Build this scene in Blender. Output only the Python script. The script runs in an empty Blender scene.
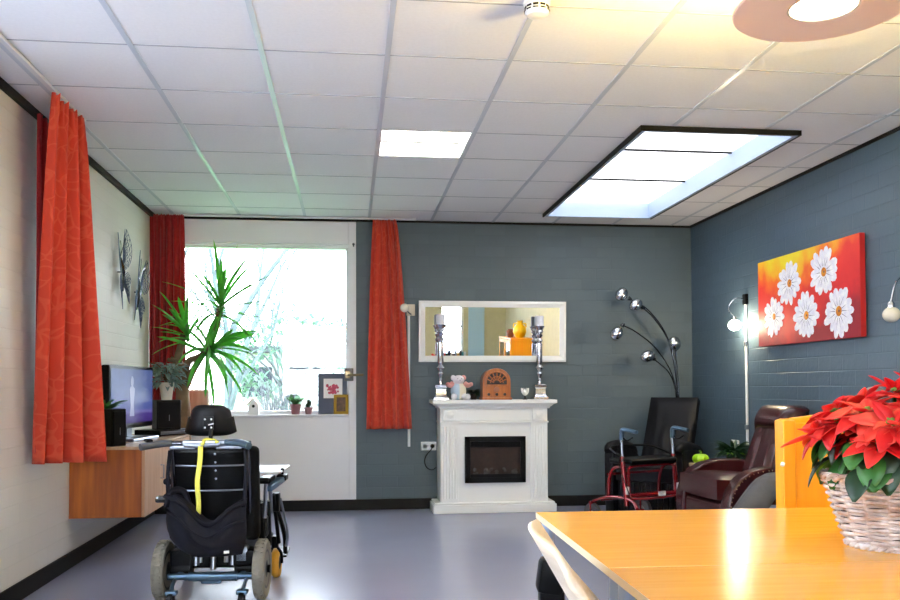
import bpy, bmesh, math, random
from mathutils import Vector, Matrix, Euler, noise
PI = math.pi
R = math.radians
random.seed(7)
SC = bpy.context.scene
COL = SC.collection

# ------------------------------------------------------------------ materials
def lin(c):
    return tuple(((v / 255) / 12.92 if v / 255 <= 0.04045 else ((v / 255 + 0.055) / 1.055) ** 2.4) for v in c)

def mat(name, rgb, rough=0.5, metal=0.0, var=0.0, scale=8.0, bump=0.0, bscale=40.0, stretch=None, spec=None, trans=0.0,
        coat=0.0, rgb2=None, sheen=0.0, alpha=None):
    m = bpy.data.materials.new(name)
    m.use_nodes = True
    nt = m.node_tree
    b = nt.nodes['Principled BSDF']
    c = lin(rgb)
    b.inputs['Base Color'].default_value = (*c, 1)
    b.inputs['Roughness'].default_value = rough
    b.inputs['Metallic'].default_value = metal
    if spec is not None: b.inputs['Specular IOR Level'].default_value = spec
    if trans: b.inputs['Transmission Weight'].default_value = trans
    if coat: b.inputs['Coat Weight'].default_value = coat
    if sheen: b.inputs['Sheen Weight'].default_value = sheen
    tc = nt.nodes.new('ShaderNodeTexCoord')
    mp = nt.nodes.new('ShaderNodeMapping')
    nt.links.new(tc.outputs['Object'], mp.inputs['Vector'])
    if stretch: mp.inputs['Scale'].default_value = stretch
    if var or rgb2:
        n = nt.nodes.new('ShaderNodeTexNoise')
        n.inputs['Scale'].default_value = scale
        n.inputs['Detail'].default_value = 5
        nt.links.new(mp.outputs['Vector'], n.inputs['Vector'])
        r = nt.nodes.new('ShaderNodeValToRGB')
        c2 = lin(rgb2) if rgb2 else tuple(v * (1 - var) for v in c)
        c1 = c if rgb2 else tuple(min(1, v * (1 + var)) for v in c)
        r.color_ramp.elements[0].position = 0.33
        r.color_ramp.elements[1].position = 0.67
        r.color_ramp.elements[0].color = (*c2, 1)
        r.color_ramp.elements[1].color = (*c1, 1)
        nt.links.new(n.outputs['Fac'], r.inputs['Fac'])
        nt.links.new(r.outputs['Color'], b.inputs['Base Color'])
    if bump:
        n2 = nt.nodes.new('ShaderNodeTexNoise')
        n2.inputs['Scale'].default_value = bscale
        n2.inputs['Detail'].default_value = 4
        nt.links.new(mp.outputs['Vector'], n2.inputs['Vector'])
        bp = nt.nodes.new('ShaderNodeBump')
        bp.inputs['Strength'].default_value = bump
        bp.inputs['Distance'].default_value = 0.01
        nt.links.new(n2.outputs['Fac'], bp.inputs['Height'])
        nt.links.new(bp.outputs['Normal'], b.inputs['Normal'])
    return m

def emit(name, rgb, strength, base=(240, 240, 240)):
    m = mat(name, base, 0.5)
    b = m.node_tree.nodes['Principled BSDF']
    b.inputs['Emission Color'].default_value = (*lin(rgb), 1)
    b.inputs['Emission Strength'].default_value = strength
    return m

def brick_mat(name, rgb, axis, rough=0.45, bw=0.30, bh=0.105, mort=0.85, bump=0.5, var=0.1):
    """painted masonry: courses run along the wall, joints pressed in"""
    m = mat(name, rgb, rough)
    nt = m.node_tree
    b = nt.nodes['Principled BSDF']
    tc = nt.nodes.new('ShaderNodeTexCoord')
    sx = nt.nodes.new('ShaderNodeSeparateXYZ')
    cx = nt.nodes.new('ShaderNodeCombineXYZ')
    nt.links.new(tc.outputs['Object'], sx.inputs[0])
    nt.links.new(sx.outputs[axis], cx.inputs['X'])
    nt.links.new(sx.outputs['Z'], cx.inputs['Y'])
    br = nt.nodes.new('ShaderNodeTexBrick')
    c = lin(rgb)
    br.inputs['Color1'].default_value = (*[v * (1 + var) for v in c], 1)
    br.inputs['Color2'].default_value = (*[v * (1 - var) for v in c], 1)
    br.inputs['Mortar'].default_value = (*[v * mort for v in c], 1)
    br.inputs['Scale'].default_value = 1
    br.inputs['Mortar Size'].default_value = 0.005
    br.inputs['Mortar Smooth'].default_value = 0.6
    br.inputs['Brick Width'].default_value = bw
    br.inputs['Row Height'].default_value = bh
    nt.links.new(cx.outputs[0], br.inputs['Vector'])
    nt.links.new(br.outputs['Color'], b.inputs['Base Color'])
    n = nt.nodes.new('ShaderNodeTexNoise')
    n.inputs['Scale'].default_value = 26
    n.inputs['Detail'].default_value = 6
    nt.links.new(tc.outputs['Object'], n.inputs['Vector'])
    mx = nt.nodes.new('ShaderNodeMath'); mx.operation = 'MULTIPLY_ADD'
    mx.inputs[1].default_value = -1.0
    nt.links.new(br.outputs['Fac'], mx.inputs[0])
    ns = nt.nodes.new('ShaderNodeMath'); ns.operation = 'MULTIPLY'; ns.inputs[1].default_value = 0.55
    nt.links.new(n.outputs['Fac'], ns.inputs[0])
    nt.links.new(ns.outputs[0], mx.inputs[2])
    bp = nt.nodes.new('ShaderNodeBump')
    bp.inputs['Strength'].default_value = bump
    bp.inputs['Distance'].default_value = 0.008
    nt.links.new(mx.outputs[0], bp.inputs['Height'])
    nt.links.new(bp.outputs['Normal'], b.inputs['Normal'])
    return m

def wood_mat(name, rgb, rgb2, rough=0.35, axis=2, scale=3.0, coat=0.0):
    st = [1.0, 1.0, 1.0]
    st = [14.0, 14.0, 14.0]; st[axis] = 0.9
    return mat(name, rgb, rough, rgb2=rgb2, scale=scale, stretch=tuple(st), coat=coat)

def curtain_mat(name, rgb, rgb2):
    m = mat(name, rgb, 0.85, sheen=0.2)
    nt = m.node_tree
    b = nt.nodes['Principled BSDF']
    tc = nt.nodes.new('ShaderNodeTexCoord')
    n = nt.nodes.new('ShaderNodeTexNoise'); n.inputs['Scale'].default_value = 5.0; n.inputs['Detail'].default_value = 1
    v = nt.nodes.new('ShaderNodeMixRGB'); v.inputs['Fac'].default_value = 0.35
    nt.links.new(tc.outputs['UV'], n.inputs['Vector'])
    nt.links.new(tc.outputs['UV'], v.inputs['Color1'])
    nt.links.new(n.outputs['Color'], v.inputs['Color2'])
    w = nt.nodes.new('ShaderNodeTexVoronoi'); w.feature = 'DISTANCE_TO_EDGE'; w.inputs['Scale'].default_value = 9.0
    nt.links.new(v.outputs['Color'], w.inputs['Vector'])
    r = nt.nodes.new('ShaderNodeValToRGB')
    r.color_ramp.elements[0].position = 0.03; r.color_ramp.elements[0].color = (*lin(rgb2), 1)
    r.color_ramp.elements[1].position = 0.07; r.color_ramp.elements[1].color = (*lin(rgb), 1)
    nt.links.new(w.outputs['Distance'], r.inputs['Fac'])
    nt.links.new(r.outputs['Color'], b.inputs['Base Color'])
    tr = nt.nodes.new('ShaderNodeBsdfTranslucent')
    nt.links.new(r.outputs['Color'], tr.inputs['Color'])
    mx = nt.nodes.new('ShaderNodeMixShader'); mx.inputs['Fac'].default_value = 0.25
    out = nt.nodes['Material Output']
    nt.links.new(b.outputs[0], mx.inputs[1]); nt.links.new(tr.outputs[0], mx.inputs[2])
    nt.links.new(mx.outputs[0], out.inputs['Surface'])
    return m

def leaf_mat(name, rgb, rgb2, rough=0.45, tr_f=0.3, scale=12):
    m = mat(name, rgb, rough, rgb2=rgb2, scale=scale)
    nt = m.node_tree
    b = nt.nodes['Principled BSDF']
    tr = nt.nodes.new('ShaderNodeBsdfTranslucent'); tr.inputs['Color'].default_value = (*lin(rgb), 1)
    mx = nt.nodes.new('ShaderNodeMixShader'); mx.inputs['Fac'].default_value = tr_f
    nt.links.new(b.outputs[0], mx.inputs[1]); nt.links.new(tr.outputs[0], mx.inputs[2])
    nt.links.new(mx.outputs[0], nt.nodes['Material Output'].inputs['Surface'])
    return m

M = {}
M['slate_x'] = brick_mat('slate_brick_back', (80, 94, 101), 'X', 0.55, mort=.97, bump=.3, var=.05)
M['slate_y'] = brick_mat('slate_brick_right', (76, 95, 111), 'Y', 0.45, mort=0.97, var=0.05, bump=0.5)
M['cream_y'] = brick_mat('cream_brick_left', (220, 217, 210), 'Y', 0.55, mort=0.97, var=0.015, bump=0.25)
M['olive'] = mat('olive_cream_paint', (196, 190, 150), 0.6, var=0.04)
M['white_paint'] = mat('white_paint', (226, 226, 228), 0.45, var=0.015, scale=3)
M['fire_white'] = mat('satin_white_lacquer', (240, 240, 236), 0.35)
M['tile'] = mat('ceiling_tile', (230, 230, 234), 0.85, var=0.02, scale=60, bump=0.08, bscale=220)
M['tbar'] = mat('ceiling_grid_metal', (196, 202, 214), 0.35, spec=0.5, coat=0.28)
M['tbar'].node_tree.nodes['Principled BSDF'].inputs['Coat Roughness'].default_value = .18
M['shadow_gap'] = mat('tile_joint', (160, 163, 172), 0.7)
M['black_trim'] = mat('black_trim', (14, 13, 14), 0.6, spec=.25)
M['black_plastic'] = mat('black_plastic', (8, 9, 12), 0.4, spec=.15)
M['black_matte'] = mat('black_matte', (6, 6, 9), 0.75, bump=0.05, spec=.2)
M['black_leather'] = mat('black_leather', (13, 14, 20), 0.5, bump=0.35, bscale=9, var=0.2, spec=.2)
M['maroon'] = mat('maroon_leather', (62, 20, 24), 0.27, bump=0.08, bscale=26, var=0.18, scale=6)
M['studs'] = mat('brass_nailheads', (200, 160, 130), 0.3, 1.0)
M['chrome'] = mat('chrome', (205, 208, 214), 0.08, 1.0)
M['silver'] = mat('polished_silver', (208, 210, 218), 0.18, 1.0, bump=0.2, bscale=30)
M['steel'] = mat('brushed_steel', (150, 155, 165), 0.35, 1.0)
M['bronze'] = mat('dark_bronze', (58, 46, 40), 0.4)
M['dark_chrome'] = mat('dark_chrome', (90, 92, 98), 0.12, 1.0)
M['bluegrey_metal'] = mat('bluegrey_painted_metal', (92, 118, 140), 0.3, 0.6)
M['leg_grey'] = mat('grey_lacquered_tube', (158, 176, 206), 0.3, 0.3)
M['red_metal'] = mat('red_metallic_lacquer', (130, 14, 26), 0.22, 0.4, coat=0.5)
M['honey'] = mat('honey_table_top', (246, 180, 54), 0.2, rgb2=(240, 168, 42), scale=2.5, stretch=(1.2, 18, 8), coat=0.15)
M['honey_edge'] = mat('pale_wood_edge', (232, 208, 170), 0.4, var=0.05)
M['orange_wood'] = mat('orange_wood', (255, 172, 14), 0.4, rgb2=(255, 160, 8), scale=2, stretch=(14, 14, 1))
M['pale_ply'] = mat('pale_plywood', (226, 208, 184), 0.4, rgb2=(214, 192, 164), scale=4, stretch=(2, 2, 20))
M['brown_wood'] = mat('teak_veneer', (184, 100, 28), 0.4, rgb2=(138, 64, 12), scale=2.6, stretch=(9, 9, 0.7))
M['front_wood'] = mat('light_teak_front', (206, 168, 138), 0.35, rgb2=(186, 142, 108), scale=2.6, stretch=(9, 9, 0.7))
M['top_wood'] = mat('cabinet_top_wood', (206, 178, 150), 0.25, rgb2=(188, 154, 122), scale=2.6, stretch=(9, 0.7, 9))
M['radio_wood'] = mat('varnished_radio_wood', (186, 104, 34), 0.3, rgb2=(150, 74, 18), scale=4, stretch=(8, 8, 1), coat=0.4)
M['dark_brown'] = mat('dark_brown', (40, 22, 14), 0.5)
M['curtain'] = curtain_mat('orange_red_curtain', (222, 70, 44), (228, 88, 58))
M['curtain_b'] = curtain_mat('backlit_dark_red_curtain', (180, 32, 34), (188, 42, 42))  # same cloth as the orange-red one, backlit darkness put into its colour
M['rail'] = mat('white_rail', (214, 214, 218), 0.4)
M['leaf'] = leaf_mat('green_leaf', (62, 128, 50), (34, 88, 40))
M['yucca'] = leaf_mat('yucca_leaf', (130, 214, 90), (70, 160, 76), tr_f=0.5)
M['silver_leaf'] = leaf_mat('silvery_leaf', (150, 170, 164), (84, 112, 100))
M['dark_leaf'] = leaf_mat('dark_leaf', (30, 70, 42), (16, 42, 28), tr_f=0.2)
M['young_leaf'] = leaf_mat('light_green_leaf', (140, 176, 70), (84, 138, 50))
M['bract'] = leaf_mat('red_bract', (232, 32, 36), (206, 14, 26), tr_f=0.3)
M['bract2'] = leaf_mat('coral_bract', (244, 84, 70), (228, 44, 44), tr_f=0.3)
M['bark'] = mat('yucca_bark', (128, 104, 82), 0.85, var=0.3, bump=0.6, bscale=40)
M['wicker'] = mat('whitewashed_wicker', (214, 206, 206), 0.7, rgb2=(158, 128, 112), scale=22)
M['soil'] = mat('soil', (44, 34, 28), 0.95, bump=0.6)
M['terracotta'] = mat('plum_clay_pot', (150, 104, 110), 0.7)
M['pot_cream'] = mat('cream_pot', (212, 202, 180), 0.5)
M['bag'] = mat('dark_navy_canvas', (17, 18, 29), 0.85, spec=.3, bump=0.3, bscale=14, var=0.15)
M['yellow_strap'] = mat('yellow_lanyard', (240, 230, 96), 0.6)
M['tyre_grey'] = mat('grey_rubber', (128, 124, 114), 0.8, bump=0.4, bscale=60)
M['tyre_yellow'] = mat('ochre_rubber', (206, 150, 42), 0.6)
M['white_plastic'] = mat('white_plastic', (236, 236, 234), 0.35)
M['grey_rubber'] = mat('grey_grip', (74, 76, 82), 0.6)
M['glass'] = mat('clear_glass', (255, 255, 255), 0.0, trans=1.0, spec=0.5)
M['mirror'] = mat('mirror_silver', (244, 246, 246), 0.01, 1.0)
M['fire_glass'] = mat('smoked_glass', (10, 8, 8), 0.06)
M['fire_back'] = mat('rusty_firebed', (40, 22, 15), 0.7, var=0.3, scale=18)
M['coal'] = mat('coal', (52, 46, 44), 0.5, var=0.5, scale=40)
M['trouser'] = mat('grey_trousers', (84, 84, 88), 0.85, bump=0.6, bscale=6, var=0.1, scale=4)
[setattr(n_.inputs['Distance'], 'default_value', .06) for n_ in M['trouser'].node_tree.nodes if n_.type == 'BUMP']
M['skin'] = mat('skin', (206, 150, 126), 0.5, var=0.05)
M['sweater'] = mat('dark_blue_sweater', (50, 62, 92), 0.9, bump=0.2)
M['shoe'] = mat('black_shoe', (24, 22, 22), 0.4)
M['hair'] = mat('grey_hair', (150, 146, 140), 0.8, var=0.2, scale=40)
M['blue_fabric'] = mat('bluegrey_upholstery', (104, 118, 140), 0.8, bump=0.2)
M['well_blue'] = mat('pale_blue_well_lining', (158, 174, 198), 0.6)
M['salmon'] = mat('salmon_enamel', (248, 222, 204), 0.5)
M['frost'] = emit('frosted_lamp_glass', (255, 246, 226), 3.5)
M['tube_warm'] = emit('warm_ring_tube', (255, 226, 140), 120.0)
M['bulb'] = emit('lit_bulb', (255, 236, 196), 40.0)
M['bulb_off'] = mat('opal_bulb', (226, 220, 206), 0.25)
M['sky_pane'] = emit('skylight_diffuser', (250, 252, 255), 0.6)
M['troffer'] = emit('ceiling_light_diffuser', (255, 252, 240), 2.5)
M['troffer_b'] = mat('troffer_reflector', (236, 236, 236), 0.25, 0.3)
M['candle'] = mat('white_wax', (226, 226, 236), 0.5)
M['plush_blue'] = mat('pale_blue_plush', (186, 208, 226), 0.95, bump=0.4, bscale=90)
M['plush_cream'] = mat('cream_plush', (232, 224, 204), 0.95, bump=0.4, bscale=90)
M['plush_pink'] = mat('pink_plush', (226, 160, 152), 0.95, bump=0.4, bscale=90)
M['plush_white'] = mat('white_plush', (228, 224, 230), 0.95, bump=0.4, bscale=90)
M['gold'] = mat('gold_frame', (206, 166, 60), 0.4, 0.6)
M['navy'] = mat('navy_card', (36, 48, 74), 0.45)
M['paper'] = mat('white_paper', (236, 232, 232), 0.7)
M['pinkflower'] = mat('pink_print', (208, 70, 104), 0.7, rgb2=(150, 40, 70), scale=60)
M['photo'] = mat('photo_print', (120, 84, 60), 0.5, rgb2=(60, 44, 36), scale=30)
M['brass'] = mat('aged_brass', (128, 112, 84), 0.35, 1.0)
M['apple'] = mat('lime_green_glaze', (164, 214, 24), 0.3, var=0.05)
M['petal'] = mat('painted_petal', (240, 240, 244), 0.6, rgb2=(216, 214, 232), scale=30)
M['petal_line'] = mat('painted_line', (70, 50, 90), 0.6)
M['daisy_eye'] = mat('painted_eye', (226, 150, 30), 0.6, rgb2=(196, 104, 16), scale=30)
M['canvas_side'] = mat('painted_canvas_edge', (196, 36, 36), 0.6)
M['lawn'] = mat('lawn', (96, 140, 70), 0.9, rgb2=(70, 112, 60), scale=3)
M['paving'] = mat('grey_paving', (150, 152, 160), 0.9, var=.05)
M['tree_bark'] = mat('grey_green_bark', (72, 84, 86), 0.9, var=0.2)
M['twig'] = mat('brown_twig', (74, 76, 80), 0.9, var=0.2)
M['hedge'] = leaf_mat('hedge_leaf', (104, 130, 114), (76, 104, 90))
M['render_wall'] = mat('pale_house_wall', (150, 146, 142), 0.8, var=0.03)
M['roof'] = mat('grey_roof', (40, 42, 50), 0.8)
M['house_glass'] = mat('house_window_glass', (30, 36, 46), 0.1, spec=.1)
M['yellow_glaze'] = mat('yellow_glaze', (248, 200, 20), 0.3)
M['brown_glaze'] = mat('brown_glaze', (150, 90, 60), 0.4)
M['sky_blue'] = mat('pale_blue_paint', (168, 204, 224), 0.6)
M['butterfly'] = mat('grey_metal_filigree', (84, 96, 124), 0.35, 0.8)

def floor_mat():
    m = mat('blue_lilac_linoleum', (150, 154, 177), 0.25, rgb2=(145, 148, 173), scale=1.3)
    [setattr(n_.inputs['Detail'], 'default_value', 2) for n_ in m.node_tree.nodes if n_.type == 'TEX_NOISE']
    return m
M['floor'] = floor_mat()

def painting_mat():
    m = mat('daisy_canvas_ground', (210, 40, 40), 0.55)
    nt = m.node_tree; b = nt.nodes['Principled BSDF']
    tc = nt.nodes.new('ShaderNodeTexCoord')
    sx = nt.nodes.new('ShaderNodeSeparateXYZ'); nt.links.new(tc.outputs['UV'], sx.inputs[0])
    n = nt.nodes.new('ShaderNodeTexNoise'); n.inputs['Scale'].default_value = 3.5; n.inputs['Detail'].default_value = 6
    mp = nt.nodes.new('ShaderNodeMapping'); mp.inputs['Scale'].default_value = (3, 1, 1)
    nt.links.new(tc.outputs['UV'], mp.inputs['Vector']); nt.links.new(mp.outputs[0], n.inputs['Vector'])
    def mth(op, a, bb):
        q = nt.nodes.new('ShaderNodeMath'); q.operation = op
        for i, s in enumerate((a, bb)):
            if isinstance(s, (int, float)): q.inputs[i].default_value = s
            else: nt.links.new(s, q.inputs[i])
        return q.outputs[0]
    # warm yellow corner: high v, low-mid u
    du = mth('ABSOLUTE', mth('SUBTRACT', sx.outputs['X'], 0.33), 0)
    t = mth('SUBTRACT', mth('ADD', sx.outputs['Y'], 0.12), mth('MULTIPLY', du, 0.8))
    t = mth('ADD', t, mth('MULTIPLY', mth('SUBTRACT', n.outputs['Fac'], 0.5), 0.5))
    r = nt.nodes.new('ShaderNodeValToRGB')
    e = r.color_ramp.elements
    e[0].position = 0.0; e[0].color = (*lin((150, 20, 44)), 1)
    e[1].position = 1.0; e[1].color = (*lin((236, 214, 40)), 1)
    for p, c in ((.2, (208, 30, 38)), (.55, (226, 52, 40)), (.7, (238, 104, 36)), (.82, (240, 170, 34))):
        k = e.new(p); k.color = (*lin(c), 1)
    nt.links.new(t, r.inputs['Fac']); nt.links.new(r.outputs['Color'], b.inputs['Base Color'])
    return m
M['canvas'] = painting_mat()

def tv_mat():
    m = mat('tv_picture', (10, 10, 20), 0.4, spec=.1)
    nt = m.node_tree; b = nt.nodes['Principled BSDF']
    tc = nt.nodes.new('ShaderNodeTexCoord')
    sx = nt.nodes.new('ShaderNodeSeparateXYZ'); nt.links.new(tc.outputs['UV'], sx.inputs[0])
    r = nt.nodes.new('ShaderNodeValToRGB'); e = r.color_ramp.elements
    e[0].position = 0; e[0].color = (*lin((84, 60, 150)), 1)
    e[1].position = 1; e[1].color = (*lin((110, 130, 196)), 1)
    for p, c in ((.16, (96, 72, 170)), (.2, (150, 140, 220)), (.26, (100, 116, 200)), (.6, (96, 116, 190))):
        k = e.new(p); k.color = (*lin(c), 1)
    nt.links.new(sx.outputs['Y'], r.inputs['Fac'])
    n = nt.nodes.new('ShaderNodeTexNoise'); n.inputs['Scale'].default_value = 7; n.inputs['Detail'].default_value = 4
    nt.links.new(tc.outputs['UV'], n.inputs['Vector'])
    mx = nt.nodes.new('ShaderNodeMixRGB'); mx.blend_type = 'OVERLAY'; mx.inputs['Fac'].default_value = .5
    nt.links.new(r.outputs['Color'], mx.inputs['Color1']); nt.links.new(n.outputs['Fac'], mx.inputs['Color2'])
    nt.links.new(mx.outputs[0], b.inputs['Emission Color'])
    b.inputs['Emission Strength'].default_value = 0.09
    return m
M['tv'] = tv_mat()
M['tv_fig'] = emit('tv_picture_figure', (190, 196, 236), 0.09, (20, 20, 30))

# ------------------------------------------------------------------ mesh builder
def frame_from(d):
    d = Vector(d).normalized()
    a = Vector((0, 0, 1)) if abs(d.z) < 0.9 else Vector((1, 0, 0))
    x = a.cross(d).normalized()
    return x, d.cross(x).normalized(), d

def smooth_path(pts, n=6):
    pts = [Vector(p) for p in pts]
    if len(pts) < 3: return pts
    out = []
    P = [pts[0] * 2 - pts[1]] + pts + [pts[-1] * 2 - pts[-2]]
    for i in range(1, len(P) - 2):
        a, b, c, d = P[i - 1], P[i], P[i + 1], P[i + 2]
        for k in range(n):
            t = k / n
            out.append(0.5 * ((2 * b) + (c - a) * t + (2 * a - 5 * b + 4 * c - d) * t * t + (3 * b - a - 3 * c + d) * t ** 3))
    out.append(pts[-1])
    return out

class MB:
    def __init__(s):
        s.bm = bmesh.new(); s.mi = 0; s.wn = False
        s.uv = s.bm.loops.layers.uv.new('UVMap')
    def _done(s, faces):
        for f in faces: f.material_index = s.mi
        return faces
    def face(s, vs):
        try:
            f = s.bm.faces.new(vs); f.material_index = s.mi; return f
        except ValueError:
            return None
    def box(s, c, size, rot=None, bev=0.0, seg=2):
        Mx = Matrix.Translation(c) @ (Euler(rot).to_matrix().to_4x4() if rot else Matrix()) @ Matrix.Diagonal((*size, 1))
        r = bmesh.ops.create_cube(s.bm, size=1, matrix=Mx)
        fs = list({f for v in r['verts'] for f in v.link_faces})
        s._done(fs)
        if bev:
            s.wn = True
            es = list({e for f in fs for e in f.edges})
            b = bmesh.ops.bevel(s.bm, geom=es, offset=min(bev, min(size) * .49), segments=seg, profile=0.5, affect='EDGES')
            s._done(b['faces'])
        return s
    def bb(s, x0, x1, y0, y1, z0, z1, bev=0.0, seg=2):
        return s.box(((x0 + x1) / 2, (y0 + y1) / 2, (z0 + z1) / 2), (abs(x1 - x0), abs(y1 - y0), abs(z1 - z0)), None, bev, seg)
    def tube(s, pts, r, seg=8, smooth=0, cap=True, closed=False):
        pts = smooth_path(pts, smooth) if smooth else [Vector(p) for p in pts]
        n = len(pts)
        rr = r if isinstance(r, (list, tuple)) else None
        def rad(i):
            if not rr: return r
            t = i / max(1, n - 1) * (len(rr) - 1); k = min(int(t), len(rr) - 2); f = t - k
            return rr[k] * (1 - f) + rr[k + 1] * f
        rings = []; px = None
        for i, p in enumerate(pts):
            if closed: d = pts[(i + 1) % n] - pts[i - 1]
            else: d = pts[min(i + 1, n - 1)] - pts[max(i - 1, 0)]
            if d.length < 1e-9: d = Vector((0, 0, 1))
            d.normalize()
            if px is None: x, y, _ = frame_from(d)
            else:
                x = px - d * px.dot(d)
                if x.length < 1e-6: x, y, _ = frame_from(d)
                x.normalize(); y = d.cross(x)
            px = x
            q = rad(i)
            rings.append([s.bm.verts.new(p + (x * math.cos(2 * PI * k / seg) + y * math.sin(2 * PI * k / seg)) * q) for k in range(seg)])
        m = n if closed else n - 1
        for i in range(m):
            a, b = rings[i], rings[(i + 1) % n]
            for k in range(seg):
                s.face((a[k], a[(k + 1) % seg], b[(k + 1) % seg], b[k]))
        if cap and not closed:
            s.face(rings[0][::-1]); s.face(rings[-1])
        return s
    def lathe(s, prof, c=(0, 0, 0), seg=24, axis=(0, 0, 1), cap=True):
        x, y, z = frame_from(axis)
        c = Vector(c); rings = []
        for r, h in prof:
            rings.append([s.bm.verts.new(c + z * h + (x * math.cos(2 * PI * k / seg) + y * math.sin(2 * PI * k / seg)) * max(r, 1e-4)) for k in range(seg)])
        for a, b in zip(rings, rings[1:]):
            for k in range(seg): s.face((a[k], a[(k + 1) % seg], b[(k + 1) % seg], b[k]))
        if cap:
            s.face(rings[0][::-1]); s.face(rings[-1])
        return s
    def cyl(s, a, b, r, seg=16):
        a = Vector(a); b = Vector(b)
        return s.lathe([(r, 0), (r, (b - a).length)], a, seg, b - a)
    def ell(s, c, r, rot=None, u=16, v=10):
        r = (r, r, r) if isinstance(r, (int, float)) else r
        Mx = Matrix.Translation(c) @ (Euler(rot).to_matrix().to_4x4() if rot else Matrix()) @ Matrix.Diagonal((*r, 1))
        q = bmesh.ops.create_uvsphere(s.bm, u_segments=u, v_segments=v, radius=1, matrix=Mx)
        s._done({f for w in q['verts'] for f in w.link_faces})
        return s
    def prism(s, poly, depth, mx=None, bev=0.0):
        """poly in local xy, extruded by depth along +z, then mx"""
        mx = mx or Matrix()
        a = [s.bm.verts.new(mx @ Vector((p[0], p[1], 0))) for p in poly]
        b = [s.bm.verts.new(mx @ Vector((p[0], p[1], depth))) for p in poly]
        n = len(poly)
        fs = [s.face(a[::-1]), s.face(b)]
        for k in range(n): fs.append(s.face((a[k], a[(k + 1) % n], b[(k + 1) % n], b[k])))
        fs = [f for f in fs if f]
        if bev:
            s.wn = True
            es = list({e for f in fs[:2] for e in f.edges})
            bmesh.ops.recalc_face_normals(s.bm, faces=fs)
            q = bmesh.ops.bevel(s.bm, geom=es, offset=bev, segments=3, profile=0.5, affect='EDGES')
            s._done(q['faces'])
        return s
    def grid(s, fn, nu, nv, uvs=None):
        vs = [[s.bm.verts.new(fn(i / nu, j / nv)) for j in range(nv + 1)] for i in range(nu + 1)]
        for i in range(nu):
            for j in range(nv):
                f = s.face((vs[i][j], vs[i + 1][j], vs[i + 1][j + 1], vs[i][j + 1]))
                if f and uvs:
                    for l, (a, b) in zip(f.loops, ((i, j), (i + 1, j), (i + 1, j + 1), (i, j + 1))):
                        l[s.uv].uv = uvs(a / nu, b / nv)
        return s
    def blade(s, base, d, up, L, W, droop=0.3, n=6, fold=0.25, shape='leaf', twist=0.0):
        """a leaf: midrib leaves base along d and bends down"""
        d = Vector(d).normalized(); side = d.cross(Vector(up))
        if side.length < 1e-4: side = d.cross(Vector((1, 0.3, 0)))
        side.normalize(); nrm = side.cross(d).normalized()
        p = Vector(base); rows = []
        for i in range(n + 1):
            t = i / n
            if shape == 'leaf': w = W * (math.sin(PI * min(1, t * 0.94 + 0.03)) ** 0.75) * (1.12 - 0.45 * t)
            else: w = W * (0.55 + 0.9 * t) * (1 - t) ** 0.55 if t < 1 else 0
            w = max(w, 0.0004)
            nn = (nrm * math.cos(twist * t) + side * math.sin(twist * t))
            ss = (side * math.cos(twist * t) - nrm * math.sin(twist * t))
            rows.append((s.bm.verts.new(p - ss * w * .5 + nn * w * fold), s.bm.verts.new(p), s.bm.verts.new(p + ss * w * .5 + nn * w * fold)))
            d = (d + Vector((0, 0, -droop / n))).normalized()
            nrm = side.cross(d).normalized()
            p = p + d * (L / n)
        for a, b in zip(rows, rows[1:]):
            s.face((a[0], a[1], b[1], b[0])); s.face((a[1], a[2], b[2], b[1]))
        return s
    def build(s, name, mats, parent=None, loc=None, rot=None, sharp=38, recalc=True):
        if recalc: bmesh.ops.recalc_face_normals(s.bm, faces=s.bm.faces)
        for f in s.bm.faces: f.smooth = True
        a = R(sharp)
        for e in s.bm.edges:
            if len(e.link_faces) == 2 and e.calc_face_angle(0) > a: e.smooth = False
        me = bpy.data.meshes.new(name)
        s.bm.to_mesh(me); s.bm.free()
        for m in (mats if isinstance(mats, (list, tuple)) else [mats]): me.materials.append(m)
        o = bpy.data.objects.new(name, me); COL.objects.link(o)
        if s.wn:
            w = o.modifiers.new('weighted', 'WEIGHTED_NORMAL'); w.keep_sharp = True; w.weight = 100
        if parent: o.parent = parent
        if loc: o.location = loc
        if rot: o.rotation_euler = rot
        return o

def thing(name, label, cat, loc=(0, 0, 0), rz=0.0, group=None):
    o = bpy.data.objects.new(name, None); COL.objects.link(o)
    o.empty_display_size = 0.1
    o.location = loc; o.rotation_euler = (0, 0, rz)
    return tag(o, label, cat, group)
def tag(o, label, cat, group=None, kind=None):
    o['label'] = label; o['category'] = cat
    if group: o['group'] = group
    if kind: o['kind'] = kind
    return o
def lab(o, label): o['label'] = label; return o
def struct(o): o['kind'] = 'structure'; return o
def copy_tree(o, parent=None):
    c = o.copy(); COL.objects.link(c)
    if parent: c.parent = parent
    for ch in list(o.children): copy_tree(ch, c)
    return c
def solid(o, t, off=0):
    m = o.modifiers.new('solid', 'SOLIDIFY'); m.thickness = t; m.offset = off; return o
def subd(o, n=1):
    m = o.modifiers.new('sub', 'SUBSURF'); m.levels = n; m.render_levels = n; return o

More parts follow.
